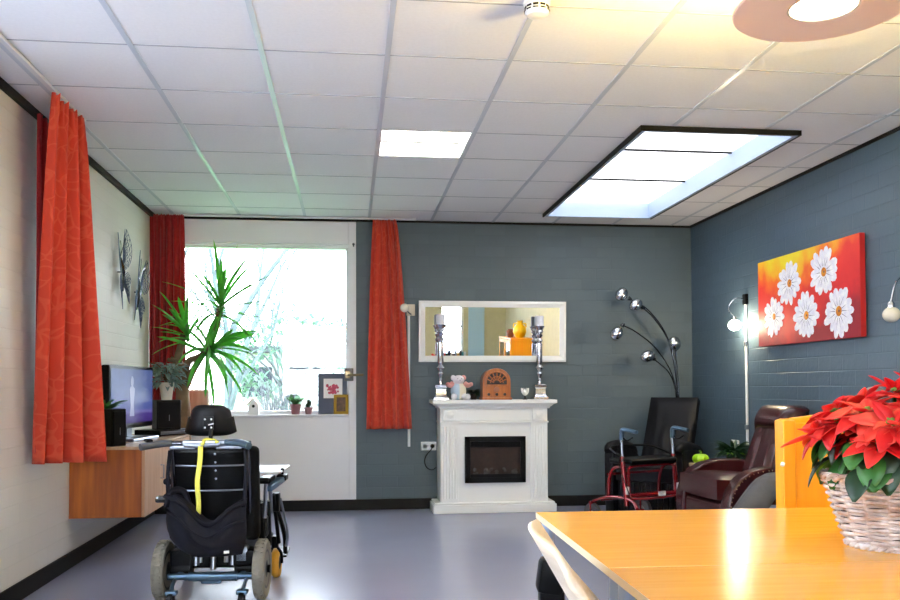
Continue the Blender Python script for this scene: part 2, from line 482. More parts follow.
# ------------------------------------------------------------------ camera
H = 1.155
YAW, PIT, ROL = 0.1162, 0.0276, -0.0035
f = Vector((math.sin(YAW) * math.cos(PIT), math.cos(YAW) * math.cos(PIT), math.sin(PIT)))
r = Vector((math.cos(YAW), -math.sin(YAW), 0)); u = r.cross(f)
r, u = r * math.cos(ROL) + u * math.sin(ROL), u * math.cos(ROL) - r * math.sin(ROL)
cam = bpy.data.cameras.new('camera'); co = bpy.data.objects.new('camera', cam); COL.objects.link(co)
mx = Matrix((r, u, -f)).transposed().to_4x4(); mx.translation = (0, 0, H)
co.matrix_world = mx
cam.sensor_width = 36; cam.lens = 855.79 / 900 * 36; cam.shift_y = 63.37 / 900; cam.clip_start = 0.05; cam.clip_end = 300
SC.camera = co

# ------------------------------------------------------------------ room shell
XL, XR, YB, YN, HC = -1.80, 3.37, 8.15, -2.2, 2.749
WX0, WX1, WZ0, WZ1 = -1.72, -0.011, 0.903, 2.507     # window opening
struct(MB().bb(XL - .2, XR + .2, YN - .2, YB + .35, -.12, 0).build('floor', M['floor']))
# ceiling plane with holes for the skylight and the recessed light
SK = (1.775, 2.785, 5.02, 7.68); TR = (0.179, 0.774, 5.272, 5.872)
m = MB()
xs = sorted([XL - .2, TR[0], TR[1], SK[0], SK[1], XR + .2]); ys = sorted([YN - .2, SK[2], TR[2], TR[3], SK[3], YB + .3])
for x0, x1 in zip(xs, xs[1:]):
    for y0, y1 in zip(ys, ys[1:]):
        cx, cy = (x0 + x1) / 2, (y0 + y1) / 2
        if SK[0] < cx < SK[1] and SK[2] < cy < SK[3]: continue
        if TR[0] < cx < TR[1] and TR[2] < cy < TR[3]: continue
        m.bb(x0, x1, y0, y1, HC, HC + .05)
ceil = struct(m.build('ceiling', M['tile']))
gx = [-1.6072 + .5953 * i for i in range(0, 9)]
gy = [4.0719 + .6 * j for j in range(-10, 7)]
def spans(a0, a1, holes):
    out = [(a0, a1)]
    for h0, h1 in holes:
        nx = []
        for p, q in out:
            if h1 <= p or h0 >= q: nx.append((p, q)); continue
            if p < h0: nx.append((p, h0))
            if h1 < q: nx.append((h1, q))
        out = nx
    return out
m = MB()
for x in gx:
    for a, b in spans(YN, YB, [(SK[2] - .03, SK[3] + .03)] if SK[0] - .03 < x < SK[1] + .03 else []):
        m.bb(x - .013, x + .013, a, b, HC - .004, HC + .002)
m.build('grid_bar', M['tbar'], ceil)
m = MB()
for y in gy:
    hs = []
    if SK[2] - .03 < y < SK[3] + .03: hs.append((SK[0] - .03, SK[1] + .03))
    for a, b in spans(XL, XR, hs): m.bb(a, b, y - .0035, y + .0035, HC - .0025, HC + .002)
m.build('tile_joint', M['shadow_gap'], ceil)
# walls
LW = (.7, 4.15, .95, 2.5)
m = MB(); m.bb(XL - .2, XL, LW[1], YB + .35, 0, HC); m.bb(XL - .2, XL, YN - .2, LW[0], 0, HC)
m.bb(XL - .2, XL, LW[0], LW[1], 0, LW[2]); m.bb(XL - .2, XL, LW[0], LW[1], LW[3], HC)
struct(m.build('wall_left', M['cream_y']))
m = MB(); fx0, fx1 = XL - .16, XL - .09
m.bb(fx0, fx1, LW[0], LW[1], LW[2], LW[2] + .05, .004); m.bb(fx0, fx1, LW[0], LW[1], LW[3] - .05, LW[3], .004)
for yy in (LW[0] + .025, (LW[0] + LW[1]) / 2, LW[1] - .025): m.bb(fx0, fx1, yy - .025, yy + .025, LW[2], LW[3], .004)
w4 = struct(m.build('window_4', M['white_paint']))
MB().bb(XL - .13, XL - .125, LW[0] + .05, LW[1] - .05, LW[2] + .05, LW[3] - .05).build('window_pane', M['glass'], w4)
MB().bb(XL - .2, XL + .04, LW[0], LW[1], LW[2] + .001, LW[2] + .025, .005).build('window_sill', M['white_paint'], w4)
struct(MB().bb(XR, XR + .2, 3.9, YB + .35, 0, HC).build('wall_right', M['slate_y']))
struct(MB().bb(XR, XR + .2, YN - .2, 3.9, 0, HC).build('wall_right_near', M['olive']))
struct(MB().bb(.056, XR, YB, YB + .35, 0, HC).build('wall_back', M['slate_x']))
m = MB()
m.bb(XL, .056, YB + .005, YB + .35, 0, WZ0 - .02)
m.bb(XL, .056, YB + .1, YB + .35, WZ1, HC)
m.bb(XL, WX0, YB + .005, YB + .35, WZ0 - .02, HC)
struct(m.build('wall_under_window', M['white_paint']))
# near wall; its window, partly seen in the mirror, is widened for more daylight
NW = (-1.5, 2.45, 0.75, 2.55)
m = MB()
m.bb(XL, NW[0], YN - .2, YN, 0, HC); m.bb(NW[1], XR, YN - .2, YN, 0, HC)
m.bb(1.6, 1.98, YN - .2, YN, NW[2], NW[3]); m.bb(NW[0], NW[1], YN - .2, YN, 0, NW[2]); m.bb(NW[0], NW[1], YN - .2, YN, NW[3], HC)
struct(m.build('wall_near', M['olive']))
struct(MB().bb(2.55, 2.9, YN, YN + .03, 0, HC).build('trim_4', M['sky_blue']))
w2 = MB()
for a in ((NW[0], NW[0] + .05, NW[2], NW[3]), (NW[1] - .05, NW[1], NW[2], NW[3]), (NW[0], NW[1], NW[2], NW[2] + .05), (NW[0], NW[1], NW[3] - .05, NW[3]), (NW[0], NW[1], 1.55, 1.59)):
    w2.bb(a[0], a[1], YN - .13, YN - .07, a[2], a[3], .004)
w2 = struct(w2.build('window_2', M['white_paint']))
MB().bb(NW[0] + .05, NW[1] - .05, YN - .105, YN - .1, NW[2] + .05, NW[3] - .05).build('window_pane', M['glass'], w2)
MB().bb(NW[0] - .04, NW[1] + .04, YN - .2, YN + .2, NW[2] + .001, NW[2] + .025, .006).build('window_sill', M['white_paint'], w2)
# baseboards and dark ceiling trims
struct(MB().bb(XL, XL + .02, YN, YB, 0, .1, .004).build('baseboard_left', M['black_trim']))
m = MB(); m.bb(XL + .02, XR - .02, YB - .018, YB + .004, 0, .1, .004)
struct(m.build('baseboard_back', M['black_trim']))
struct(MB().bb(XR - .02, XR, 3.9, YB, 0, .1, .004).build('baseboard_right', M['black_trim']))
struct(MB().bb(XL, XL + .028, YN, YB, HC - .045, HC - .001, .003).build('trim_1', M['black_trim']))
struct(MB().bb(XL + .028, XR - .02, YB - .02, YB, HC - .02, HC - .001, .002).build('trim_2', M['black_trim']))
struct(MB().bb(XR - .02, XR, 3.9, YB, HC - .02, HC - .001, .002).build('trim_3', M['black_trim']))

# window_1: white frame, pane, sill, handle
m = MB()
m.bb(WX1, .056, YB - .012, YB + .12, .10, HC - .022, .004)            # tall right post
m.bb(WX0, WX0 + .06, YB + .06, YB + .14, WZ0, WZ1, .004)
m.bb(WX0, WX1, YB + .06, YB + .14, WZ0, WZ0 + .035, .004)
m.bb(WX0, WX1, YB + .06, YB + .14, WZ1 - .03, WZ1, .004)
m.bb(WX1 - .03, WX1, YB + .06, YB + .14, WZ0, WZ1, .004)
win = struct(m.build('window_1', M['white_paint']))
MB().bb(WX0 + .06, WX1 - .03, YB + .095, YB + .10, WZ0 + .035, WZ1 - .03).build('window_pane', M['glass'], win)
MB().bb(XL + .002, WX1 - .001, YB - .03, YB + .2, WZ0 - .02, WZ0, .006).build('window_sill', M['white_paint'], win)
m = MB(); m.bb(XL + .002, WX1 - .001, YB - .02, YB + .095, WZ1, HC - .024, .008)
m.bb(XL + .002, WX1 - .001, YB + .005, YB + .05, WZ1 - .018, WZ1 + .002, .004)
lab(m.build('blind_cassette', M['white_paint'], win), 'white blind box above the window')
m = MB(); m.bb(-.055, .03, YB - .035, YB - .013, 1.215, 1.335, .004)
hb = lab(m.build('window_handle', M['bronze'], win), 'dark metal espagnolette lock')
m = MB(); m.tube([(-.02, YB - .034, 1.27), (-.015, YB - .075, 1.27), (.03, YB - .085, 1.27), (.125, YB - .085, 1.272)], .011, 8, 4)
m.bb(-.045, .0, YB - .05, YB - .03, 1.24, 1.31, .004)
m.build('lever', M['brass'], hb)
m = MB(); m.cyl((.032, YB - .012, 2.51), (.032, YB - .03, 2.51), .012); m.tube([(.032, YB - .028, 2.52), (.032, YB - .028, 2.485)], .006)
m.build('blind_cord_stop', M['dark_chrome'], win)

# skylight: white lined well, dark curb, three glowing panes
m = MB(); t = .025
zt = 2.86; zb = 2.715
x0, x1, y0, y1 = SK
m.bb(x0 - .002, x0 + t, y0, y1, zb + .004, zt + .06); m.bb(x1 - t, x1 + .002, y0, y1, zb + .004, zt + .06)
m.bb(x0 + t, x1 - t, y0, y0 + t, zb + .004, zt + .06); m.bb(x0 + t, x1 - t, y1 - t, y1, zb + .004, zt + .06)
sky = struct(m.build('window_3', M['well_blue']))
m = MB(); o = .014
m.bb(x0 - o, x0 - .002, y0 - o, y1 + o, zb, HC - .001, .002); m.bb(x1 + .002, x1 + o, y0 - o, y1 + o, zb, HC - .001, .002)
m.bb(x0, x1, y0 - o, y0 - .001, zb, HC - .001, .002); m.bb(x0, x1, y1 + .001, y1 + o, zb + .03, HC - .001, .002)
lab(m.build('skylight_curb', M['black_trim'], sky), 'dark curb around the skylight')
L = (y1 - y0 - 2 * t) / 3
for k in range(3):
    MB().bb(x0 + t, x1 - t, y0 + t + k * L + .008, y0 + t + (k + 1) * L - .008, zt, zt + .01).build('window_pane', M['sky_pane'], sky)
m = MB()
for k in (1, 2): m.bb(x0 + t, x1 - t, y0 + t + k * L - .009, y0 + t + k * L + .009, zt - .012, zt + .02)
m.build('glazing_bar', M['black_trim'], sky)

# recessed ceiling light
x0, x1, y0, y1 = TR
tl = thing('ceiling_light', 'square recessed ceiling light, lit, flush between the ceiling tiles', 'ceiling light', ((x0 + x1) / 2, (y0 + y1) / 2, HC))
hx = (x1 - x0) / 2 - .014; hy = (y1 - y0) / 2 - .006
m = MB(); m.bb(-hx, hx, -hy, hy, .06, .07)
for sx in (-1, 1): m.bb(sx * hx - .006, sx * hx + .006, -hy, hy, 0, .07)
for sy in (-1, 1): m.bb(-hx, hx, sy * hy - .006, sy * hy + .006, 0, .07)
m.build('housing', M['troffer_b'], tl)
for sy in (-1, 1): MB().bb(-hx + .012, hx - .012, min(sy * .02, sy * (hy - .012)), max(sy * .02, sy * (hy - .012)), .02, .03).build('diffuser', M['troffer'], tl)
MB().bb(-hx + .008, hx - .008, -.018, .018, .012, .05, .004).build('centre_bar', M['troffer_b'], tl)

# smoke detector
sd = thing('smoke_detector', 'round white smoke detector on the ceiling grid', 'smoke detector', (.767, 3.43, HC - .004))
MB().lathe([(.055, 0), (.055, -.012), (.05, -.016)], seg=28).build('mounting_base', M['white_plastic'], sd)
m = MB(); m.lathe([(.046, -.016), (.046, -.03), (.05, -.034), (.05, -.046), (.04, -.058), (.018, -.062)], seg=28)
m.build('sensor_head', M['white_plastic'], sd)
m = MB()
for k in range(10):
    a = 2 * PI * k / 10; m.box((.0475 * math.cos(a), .0475 * math.sin(a), -.026), (.004, .022, .007), (0, 0, a))
    m.box((.0505 * math.cos(a), .0505 * math.sin(a), -.04), (.003, .022, .005), (0, 0, a))
m.build('vent_slot', M['black_plastic'], sd)

# ------------------------------------------------------------------ curtains
def curtain(name, label, mt, p0t, p1t, p0b, p1b, zt, zb, folds, amp, power=.5, seed=0, side=(1, 0, 0), n=None, frill=.05):
    """p0t,p1t ends of the header; p0b,p1b ends of the hem (xy)"""
    rnd = random.Random(seed)
    ph = [rnd.uniform(0, 6.28) for _ in range(4)]
    p0t, p1t, p0b, p1b = (Vector((*p, 0)) for p in (p0t, p1t, p0b, p1b)); sd_ = Vector(side)
    Wd = (p1b - p0b).length * 1.5
    def fn(a, t):
        k = t ** power
        A = p0t.lerp(p0b, k); B = p1t.lerp(p1b, k)
        aa = a + .012 * math.sin(9 * a + ph[0]) * (1 - abs(2 * a - 1))
        w = 2 * PI * folds * aa
        env = amp * (.55 + .5 * k) * (.8 + .3 * math.sin(5 * a + ph[1]))
        off = env * math.sin(w + ph[2] * 0 + .5 * math.sin(2.2 * t + ph[3] + 4 * a)) + env * .25 * math.sin(2 * w + ph[1])
        p = A.lerp(B, aa) + sd_ * off
        z = zt + (zb - zt) * t
        if t < .06: p = p + sd_ * .012 * math.sin(w * 3)
        if t == 0: z += .008 * math.sin(w * 3)
        p.z = z
        return p
    o = MB()
    o.grid(fn, int(folds * 16), 40, lambda a, t: (a * Wd, t * abs(zt - zb)))
    c = o.build(name, mt, sharp=180, recalc=False)
    solid(c, .003)
    tag(c, label, 'curtain')
    return c
curtain('curtain', 'large orange-red curtain hanging closest to the camera at the left wall', M['curtain'], (-1.565, 4.71), (-1.565, 5.22), (-1.745, 4.99), (-1.415, 5.16), HC - .023, .735, 3.7, .065, .75, 3, side=(.8, -.6, 0))
curtain('curtain', 'narrow dark red curtain half hidden at the left wall behind the large orange one', M['curtain_b'], (-1.735, 4.98), (-1.735, 5.26), (-1.735, 4.98), (-1.735, 5.28), HC - .06, .8, 3.5, .03, .5, 5)
curtain('curtain', 'red curtain, coloured darker for the backlight, in the corner left of the window behind the yucca', M['curtain_b'], (-1.795, YB - .2), (-1.50, YB - .2), (-1.79, YB - .2), (-1.47, YB - .2), HC - .025, .93, 5, .035, .5, 8, side=(0, 1, 0))
curtain('curtain', 'red curtain right of the window beside the mirror', M['curtain'], (.215, YB - .13), (.43, YB - .13), (.15, YB - .13), (.575, YB - .13), HC - .023, .765, 4, .045, .7, 11, side=(0, 1, 0))
cr = MB().bb(-1.579, -1.551, 1.0, 5.24, HC - .022, HC - .005, .003).build('curtain_rail', M['rail'])
tag(cr, 'white curtain rail on the ceiling carrying the large orange curtain', 'curtain rail')
cr = MB().bb(-1.77, .62, YB - .142, YB - .118, HC - .022, HC - .005, .003).build('curtain_rail', M['rail'])
tag(cr, 'white curtain rail along the ceiling above the window', 'curtain rail')

# ------------------------------------------------------------------ outdoors
gnd = struct(MB().bb(-60, 60, YB + .4, 90, -.35, -.3).build('ground', M['lawn']))
struct(MB().bb(-60, 60, -60, YN - .3, -.35, -.3).build('ground_near', M['paving']))
struct(MB().bb(-60, XL - .3, YN - .3, YB + .4, -.35, -.3).build('ground_left', M['paving']))
def bare_tree(label, x, y, h, r0, seed, spread=.5, depth=5):
    rnd = random.Random(seed); m = MB()
    def grow(p, d, L, rr, k):
        n = 3; pts = [p]; q = p.copy(); dd = d.copy()
        for _ in range(n):
            dd = (dd + Vector((rnd.uniform(-.18, .18), rnd.uniform(-.18, .18), .06))).normalized()
            q = q + dd * (L / n); pts.append(q.copy())
        m.tube(pts, [rr, rr * .68], 6 if k > 2 else 4, cap=False)
        if k == 0: return
        for _ in range(rnd.choice((2, 3, 3))):
            nd = (dd + Vector((rnd.uniform(-1, 1), rnd.uniform(-1, 1), rnd.uniform(-.2, .7))) * spread * 1.25).normalized()
            s = pts[rnd.choice((1, 2, 3, 3))]
            grow(s, nd, L * rnd.uniform(.55, .82), rr * .6, k - 1)
    grow(Vector((0, 0, 0)), Vector((0, 0, 1)), h * .42, r0, depth)
    o = m.build('bare_tree', M['tree_bark'], loc=(x, y, -.3))
    tag(o, label, 'tree', 'bare trees outside the window')
bare_tree('bare winter tree with a thick trunk outside behind the top of the yucca', -2.5, 17, 6.5, .11, 2, .35)
bare_tree('slim bare winter tree outside at the left edge of the window', -3.7, 19.5, 7.0, .11, 14)
bare_tree('bare winter tree outside in the middle of the window view', -1.6, 24, 4.6, .09, 31, .6)
bare_tree('bare winter tree outside near the right window post', .1, 26, 4.4, .11, 47, .6)
def twig_shrub(label, x, y, w, h, n, seed):
    rnd = random.Random(seed); m = MB()
    for _ in range(n):
        a = rnd.uniform(0, 6.28); rr = w * .35 * rnd.random()
        p = Vector((math.cos(a) * rr, math.sin(a) * rr * .5, 0)); hh = h * rnd.uniform(.55, 1)
        q = p + Vector((rnd.uniform(-.3, .3) * w, rnd.uniform(-.2, .2) * w, hh))
        md = p.lerp(q, .5) + Vector((rnd.uniform(-.06, .06), 0, 0))
        m.tube([p, md, q], [.012, .009, .004], 4, cap=False)
        for _ in range(3):
            s = md.lerp(q, rnd.random()); m.tube([s, s + Vector((rnd.uniform(-.25, .25), rnd.uniform(-.1, .1), rnd.uniform(.1, .35)))], [.006, .003], 3, cap=False)
    m.mi = 1
    for _ in range(n * 3):
        p = Vector((rnd.uniform(-.5, .5) * w, rnd.uniform(-.2, .2) * w, rnd.uniform(.15, .75) * h))
        m.blade(p, (rnd.uniform(-1, 1), rnd.uniform(-1, 1), rnd.uniform(-.2, .8)), (0, 0, 1), .09, .04, .2, 3)
    o = m.build('garden_shrub', [M['twig'], M['hedge']], loc=(x, y, -.3), recalc=False)
    tag(o, label, 'shrub', 'twiggy shrubs below the window')
twig_shrub('twiggy shrub outside below the window on the left, behind the yucca', -2.25, 12.4, .9, 1.55, 50, 1)
twig_shrub('twiggy shrub outside behind the birdhouse', -1.15, 13.4, .9, 1.6, 60, 2)
twig_shrub('twiggy shrub outside behind the navy card by the right window post', -.1, 12.2, .9, 1.5, 50, 3)
m = MB(); rnd = random.Random(9)
for _ in range(900):
    a = Vector((rnd.gauss(0, 1), rnd.gauss(0, .6), rnd.gauss(0, .8))); a = a.normalized() * rnd.uniform(.7, 1)
    m.blade((a.x * 1.5, a.y * .9, 2.1 + a.z * 1.1), (rnd.uniform(-1, 1), rnd.uniform(-1, 1), rnd.uniform(-1, 1)), (0, 0, 1), .2, .1, .2, 3)
m.mi = 1; m.tube([(0, 0, 0), (.05, 0, 1.4), (0, 0, 2.4)], [.1, .06, .02], 6)
for k in range(8):
    a = k * .8; m.tube([(.03, 0, 1.1), (math.cos(a) * .5, math.sin(a) * .4, 1.9), (math.cos(a) * 1.1, math.sin(a) * .7, 2.4)], [.04, .025, .01], 4)
o = m.build('garden_shrub', [M['hedge'], M['twig']], loc=(-1.3, 19, -.3), recalc=False)
tag(o, 'rounded leafy bush outside in the middle of the window', 'shrub')
bd = thing('building', 'long pale flat-roofed building across the garden behind the trees', 'building', (-2.2, 44, -.3))
m = MB(); m.bb(-4, 9, 0, 8, 0, 3.2); m.build('wall', M['render_wall'], bd)
MB().bb(-4.4, 9.4, -.5, 8.4, 3.2, 3.55, .03).build('roof', M['roof'], bd)
for k in range(5): MB().bb(-3.2 + k * 2.4, -1.7 + k * 2.4, -.05, .02, 1.0, 2.5, .01).build('window', M['house_glass'], bd)

# ------------------------------------------------------------------ fireplace
FX, FY = 1.325, YB
fp = thing('fireplace', 'white electric fireplace with fluted pilasters and mantel against the grey wall', 'fireplace', (FX, FY, 0))
W = .502
m = MB(); m.bb(-W, W, -.315, -.002, .09, .965); m.build('surround', M['fire_white'], fp)
m = MB(); m.bb(-.572, .572, -.375, -.0, 0, .075, .006); m.bb(-.56, .56, -.362, 0, .075, .095, .01); m.build('plinth', M['fire_white'], fp)
for s in (-1, 1):
    m = MB(); cx = s * (W - .085)
    m.bb(cx - .078, cx + .078, -.335, -.314, .095, .822, .003)
    for k in range(5):
        xx = cx - .052 + k * .026
        m.tube([(xx, -.3315, .13), (xx, -.3315, .79)], .0085, 10)
    m.build('pilaster', M['fire_white'], fp)
    m = MB(); m.bb(cx - .062, cx + .062, -.35, -.314, .845, .95, .004); m.bb(cx - .045, cx + .045, -.358, -.35, .86, .935, .006); m.lathe([(.034, 0), (.034, .006), (.02, .012), (.001, .014)], (cx, -.357, .897), 20, (0, -1, 0))
    m.build('corner_block', M['fire_white'], fp)
m = MB(); m.bb(-W - .006, W + .006, -.342, 0, .822, .836, .003); m.bb(-W + .145, W - .145, -.33, -.314, .845, .95, .004); m.build('frieze', M['fire_white'], fp)
# crown profile mantel
prof = [(0, .955), (-.34, .955), (-.345, .968), (-.36, .976), (-.368, .99), (-.385, 1.0), (-.395, 1.008), (-.395, 1.035), (0, 1.035)]
m = MB()
n = len(prof)
for a, b in zip(prof, prof[1:]):
    pass
def ring(off):
    return None
lv = [(.515, .35, .955), (.52, .355, .97), (.535, .368, .98), (.545, .38, .992), (.562, .392, 1.0), (.577, .40, 1.004), (.577, .40, 1.035)]
rows = []
for hw, dp, z in lv: rows.append([m.bm.verts.new(p) for p in ((-hw, 0, z), (-hw, -dp, z), (hw, -dp, z), (hw, 0, z))])
for a, b in zip(rows, rows[1:]):
    for k in range(4): m.face((a[k], a[(k + 1) % 4], b[(k + 1) % 4], b[k]))
m.face(rows[0][::-1]); m.face(rows[-1])
m.build('mantel_shelf', M['fire_white'], fp, sharp=20)
# firebox insert
m = MB()
ix0, ix1, iz0, iz1 = -.278, .290, .272, .698
for a in ((ix0, ix0 + .05, iz0, iz1), (ix1 - .05, ix1, iz0, iz1), (ix0, ix1, iz1 - .045, iz1), (ix0, ix1, iz0, iz0 + .05)):
    m.bb(a[0], a[1], -.345, -.314, a[2], a[3], .004)
ins = m.build('firebox_insert', M['black_plastic'], fp)
MB().bb(ix0 + .04, ix1 - .04, -.325, -.318, iz0 + .04, iz1 - .04).build('firebed', [M['fire_back']], ins)
m = MB(); rnd = random.Random(4)
for k in range(34):
    m.ell((rnd.uniform(ix0 + .07, ix1 - .07), -.33, iz0 + .06 + rnd.random() ** 2 * .07), (rnd.uniform(.012, .028), .006, rnd.uniform(.008, .018)), (0, rnd.uniform(-1, 1), 0), 7, 5)
m.build('coals', M['coal'], ins)['kind'] = 'stuff'
m = MB()
m.bb(ix0 + .05, ix1 - .05, -.34, -.32, iz1 - .1, iz1 - .04, .003)
for k in range(14): m.bb(ix0 + .08 + k * .03, ix0 + .1 + k * .03, -.344, -.34, iz1 - .085, iz1 - .078)
m.build('grille', M['black_matte'], ins)
MB().bb(ix0 + .05, ix1 - .05, -.342, -.32, iz0 + .04, iz0 + .08, .003).build('front_bar', M['black_matte'], ins)
MT = 1.035
# power cord of the fireplace and the wall socket
ws = thing('wall_socket', 'white double wall socket left of the fireplace with a plug in it', 'socket', (.742, YB, .593))
m = MB(); m.bb(-.074, .074, -.012, 0, -.041, .041, .006); m.build('socket_plate', M['white_plastic'], ws)
for s in (-1, 1):
    m = MB(); m.lathe([(.026, 0), (.026, .003), (.022, .003), (.022, -.004), (.001, -.004)], (s * .036, -.012, 0), 20, (0, -1, 0)); m.build('outlet', M['white_plastic'], ws)
pc = thing('power_cord', 'black power cord looping from the socket to the fireplace', 'cable', (.742, YB, .593))
m = MB(); m.lathe([(.02, .013), (.02, .03), (.012, .05)], (.036, 0, 0), 14, (0, -1, 0)); m.build('plug', M['black_plastic'], pc)
m = MB(); m.tube([(.036, -.05, 0), (.02, -.055, -.03), (-.02, -.04, -.08), (-.04, -.03, -.14), (-.02, -.025, -.2), (.03, -.025, -.225), (.075, -.02, -.2)], .005, 6, 6); m.build('cable', M['black_plastic'], pc)

# mirror
mr = thing('wall_mirror', 'wide white-framed mirror on the grey wall above the fireplace', 'mirror', (1.365, YB - .004, 1.395), 0)
mr.rotation_euler = (R(2.5), 0, 0)
m = MB(); hw, hh, bw = .715, .584, .06
def mitred(m, hw, z0, z1, bw, yb, yf):
    o_ = [(-hw, z0), (hw, z0), (hw, z1), (-hw, z1)]; i_ = [(-hw + bw, z0 + bw), (hw - bw, z0 + bw), (hw - bw, z1 - bw), (-hw + bw, z1 - bw)]
    k_ = [(-hw + bw * .35, z0 + bw * .35), (hw - bw * .35, z0 + bw * .35), (hw - bw * .35, z1 - bw * .35), (-hw + bw * .35, z1 - bw * .35)]
    rs = [[m.bm.verts.new((x, yb, z)) for x, z in o_], [m.bm.verts.new((x, yf + .006, z)) for x, z in o_], [m.bm.verts.new((x, yf, z)) for x, z in k_], [m.bm.verts.new((x, yf + .012, z)) for x, z in i_], [m.bm.verts.new((x, yb, z)) for x, z in i_]]
    for a, b in zip(rs, rs[1:]):
        for k in range(4): m.face((a[k], a[(k + 1) % 4], b[(k + 1) % 4], b[k]))
mitred(m, hw, 0, hh, bw, 0, -.035); m.build('frame', M['fire_white'], mr, sharp=20)
MB().bb(-hw + bw, hw - bw, -.016, -.006, bw, hh - bw).build('mirror_glass', M['mirror'], mr)

# candlesticks and candles
def candlestick(x, label, hgt, lab2, dy=0):
    t = thing('candlestick', label, 'candlestick', (x, YB - .125 + dy, MT), 0, None)
    m = MB()
    rows = []
    for hw, z in ((.07, 0), (.07, .02), (.056, .03), (.05, .045), (.047, .1), (.056, .115), (.058, .135), (.04, .145)):
        rows.append([m.bm.verts.new(p) for p in ((-hw, -hw, z), (hw, -hw, z), (hw, hw, z), (-hw, hw, z))])
    for a, b in zip(rows, rows[1:]):
        for k in range(4): m.face((a[k], a[(k + 1) % 4], b[(k + 1) % 4], b[k]))
    m.face(rows[0][::-1]); m.face(rows[-1]); m.build('base', M['silver'], t, sharp=25)
    m = MB(); s = hgt
    pr = [(.022, .14), (.014, .16), (.02, .19), (.014, .2), (.026, .235), (.03, .245), (.018, .265), (.034, .285), (.04, .3), (.026, .315), (.02, .33), (.026, .345), (.03, .36), (.03, s - .17), (.02, s - .16), (.034, s - .14), (.026, s - .125), (.02, s - .115), (.03, s - .1), (.036, s - .085), (.02, s - .075)]
    m.lathe(pr, seg=20); m.build('stem', M['silver'], t)
    m = MB(); m.lathe([(.02, s - .075), (.04, s - .055), (.034, s - .04), (.046, s - .02), (.055, s - .006), (.055, s), (.045, s - .004), (.001, s - .004)], seg=24); m.build('drip_pan', M['silver'], t)
    c = thing('candle', lab2, 'candle', (x, YB - .125 + dy, MT + hgt - .003))
    m = MB(); m.lathe([(.043, 0), (.044, .004), (.043, .095), (.039, .1), (.026, .098), (.001, .096)], seg=24); m.build('wax_body', M['candle'], c)
    m = MB(); m.tube([(0, 0, .095), (.002, 0, .112)], .0015, 5); m.build('wick', M['black_plastic'], c)
candlestick(.847, 'tall silver candlestick on the left end of the mantel', .71, 'white pillar candle on the left candlestick')
candlestick(1.797, 'tall silver candlestick on the right end of the mantel', .70, 'white pillar candle on the right candlestick')
# plush toy
pt = thing('plush_toy', 'pastel blue and cream plush toy with pink arms sitting on the mantel', 'plush toy', (1.0, YB - .25, MT), R(6))
m = MB(); m.ell((0, 0, .085), (.075, .05, .085), None, 20, 14)
for ff in m.bm.faces: ff.material_index = 0 if ff.calc_center_median().x < .005 else 1
m.build('body', [M['plush_blue'], M['plush_cream']], pt)
m = MB(); m.ell((0, -.01, .185), (.055, .046, .045)); m.ell((0, -.05, .178), (.024, .02, .018)); hd = m.build('head', M['plush_white'], pt)
for s in (-1, 1):
    m = MB(); m.ell((s * .05, 0, .205), (.024, .012, .026)); m.build('ear', M['plush_pink'] if s > 0 else M['plush_white'], hd)
    m = MB(); m.tube([(s * .06, -.005, .15), (s * .085, -.03, .135), (s * .11, -.045, .145)], [.026, .024, .018], 10, 4); m.ell((s * .11, -.045, .145), .02); m.build('arm', M['plush_pink'], pt)
    m = MB(); m.tube([(s * .045, -.02, .035), (s * .06, -.07, .025), (s * .065, -.095, .028)], [.03, .026, .022], 10, 4); m.ell((s * .065, -.1, .03), (.026, .02, .028)); m.build('foot', M['plush_white'], pt)
m = MB(); m.ell((-.018, -.052, .196), .004, None, 8, 6); m.ell((.018, -.052, .196), .004, None, 8, 6); m.ell((0, -.069, .183), (.006, .004, .004), None, 8, 6); m.build('eye', M['black_plastic'], hd)
# small dark plant behind radio
dp = thing('potted_ivy', 'small dark green ivy in a pot between the plush toy and the radio', 'plant', (1.155, YB - .17, MT))
MB().lathe([(.026, 0), (.036, .05), (.038, .055), (.03, .052), (.001, .048)], seg=20).build('pot', M['dark_brown'], dp)
m = MB(); rnd = random.Random(3)
for _ in range(46):
    a = rnd.uniform(0, 6.28); m.blade((.012 * math.cos(a), .012 * math.sin(a), .05 + rnd.random() * .03), (math.cos(a), math.sin(a), rnd.uniform(-.2, 1.2)), (0, 0, 1), .055, .03, .9, 4)
m.build('foliage', M['dark_leaf'], dp, recalc=False)
# cathedral radio
rd = thing('radio', 'arched wooden cathedral radio with fan grille on the mantel', 'radio', (1.352, YB - .23, MT), 0)
def arch(hw, zs, ht, n=16, z0=0.0):
    p = [(hw, z0)]
    for k in range(n + 1):
        t = k / n * PI
        p.append((hw * math.cos(t), zs + (ht - zs) * math.sin(t) ** .85))
    p.append((-hw, z0)); return p
XZ = Matrix.Rotation(PI / 2, 4, 'X')
m = MB(); m.prism(arch(.132, .16, .292, z0=.012), .15, Matrix.Translation((0, .075, 0)) @ XZ, .004); m.bb(-.142, .142, -.088, .085, 0, .022, .004); m.build('case', M['radio_wood'], rd)
m = MB(); m.prism(arch(.1, .16, .258, z0=.135), .006, Matrix.Translation((0, -.074, 0)) @ XZ); cl = m.build('speaker_cloth', M['dark_brown'], rd)
m = MB()
for k in range(7):
    a = R(20 + k * 23.3)
    m.tube([(math.cos(a) * .03, -.082, .15 + math.sin(a) * .03), (math.cos(a) * .098, -.082, .16 + math.sin(a) * .092)], .006, 6)
m.tube([(x, -.08, z) for x, z in arch(.1, .16, .258, z0=.135)], .007, 6)
m.tube([(math.cos(t * PI / 8) * .06, -.082, .155 + math.sin(t * PI / 8) * .06) for t in range(9)], .005, 6)
m.bb(-.1, .1, -.085, -.072, .128, .142, .002)
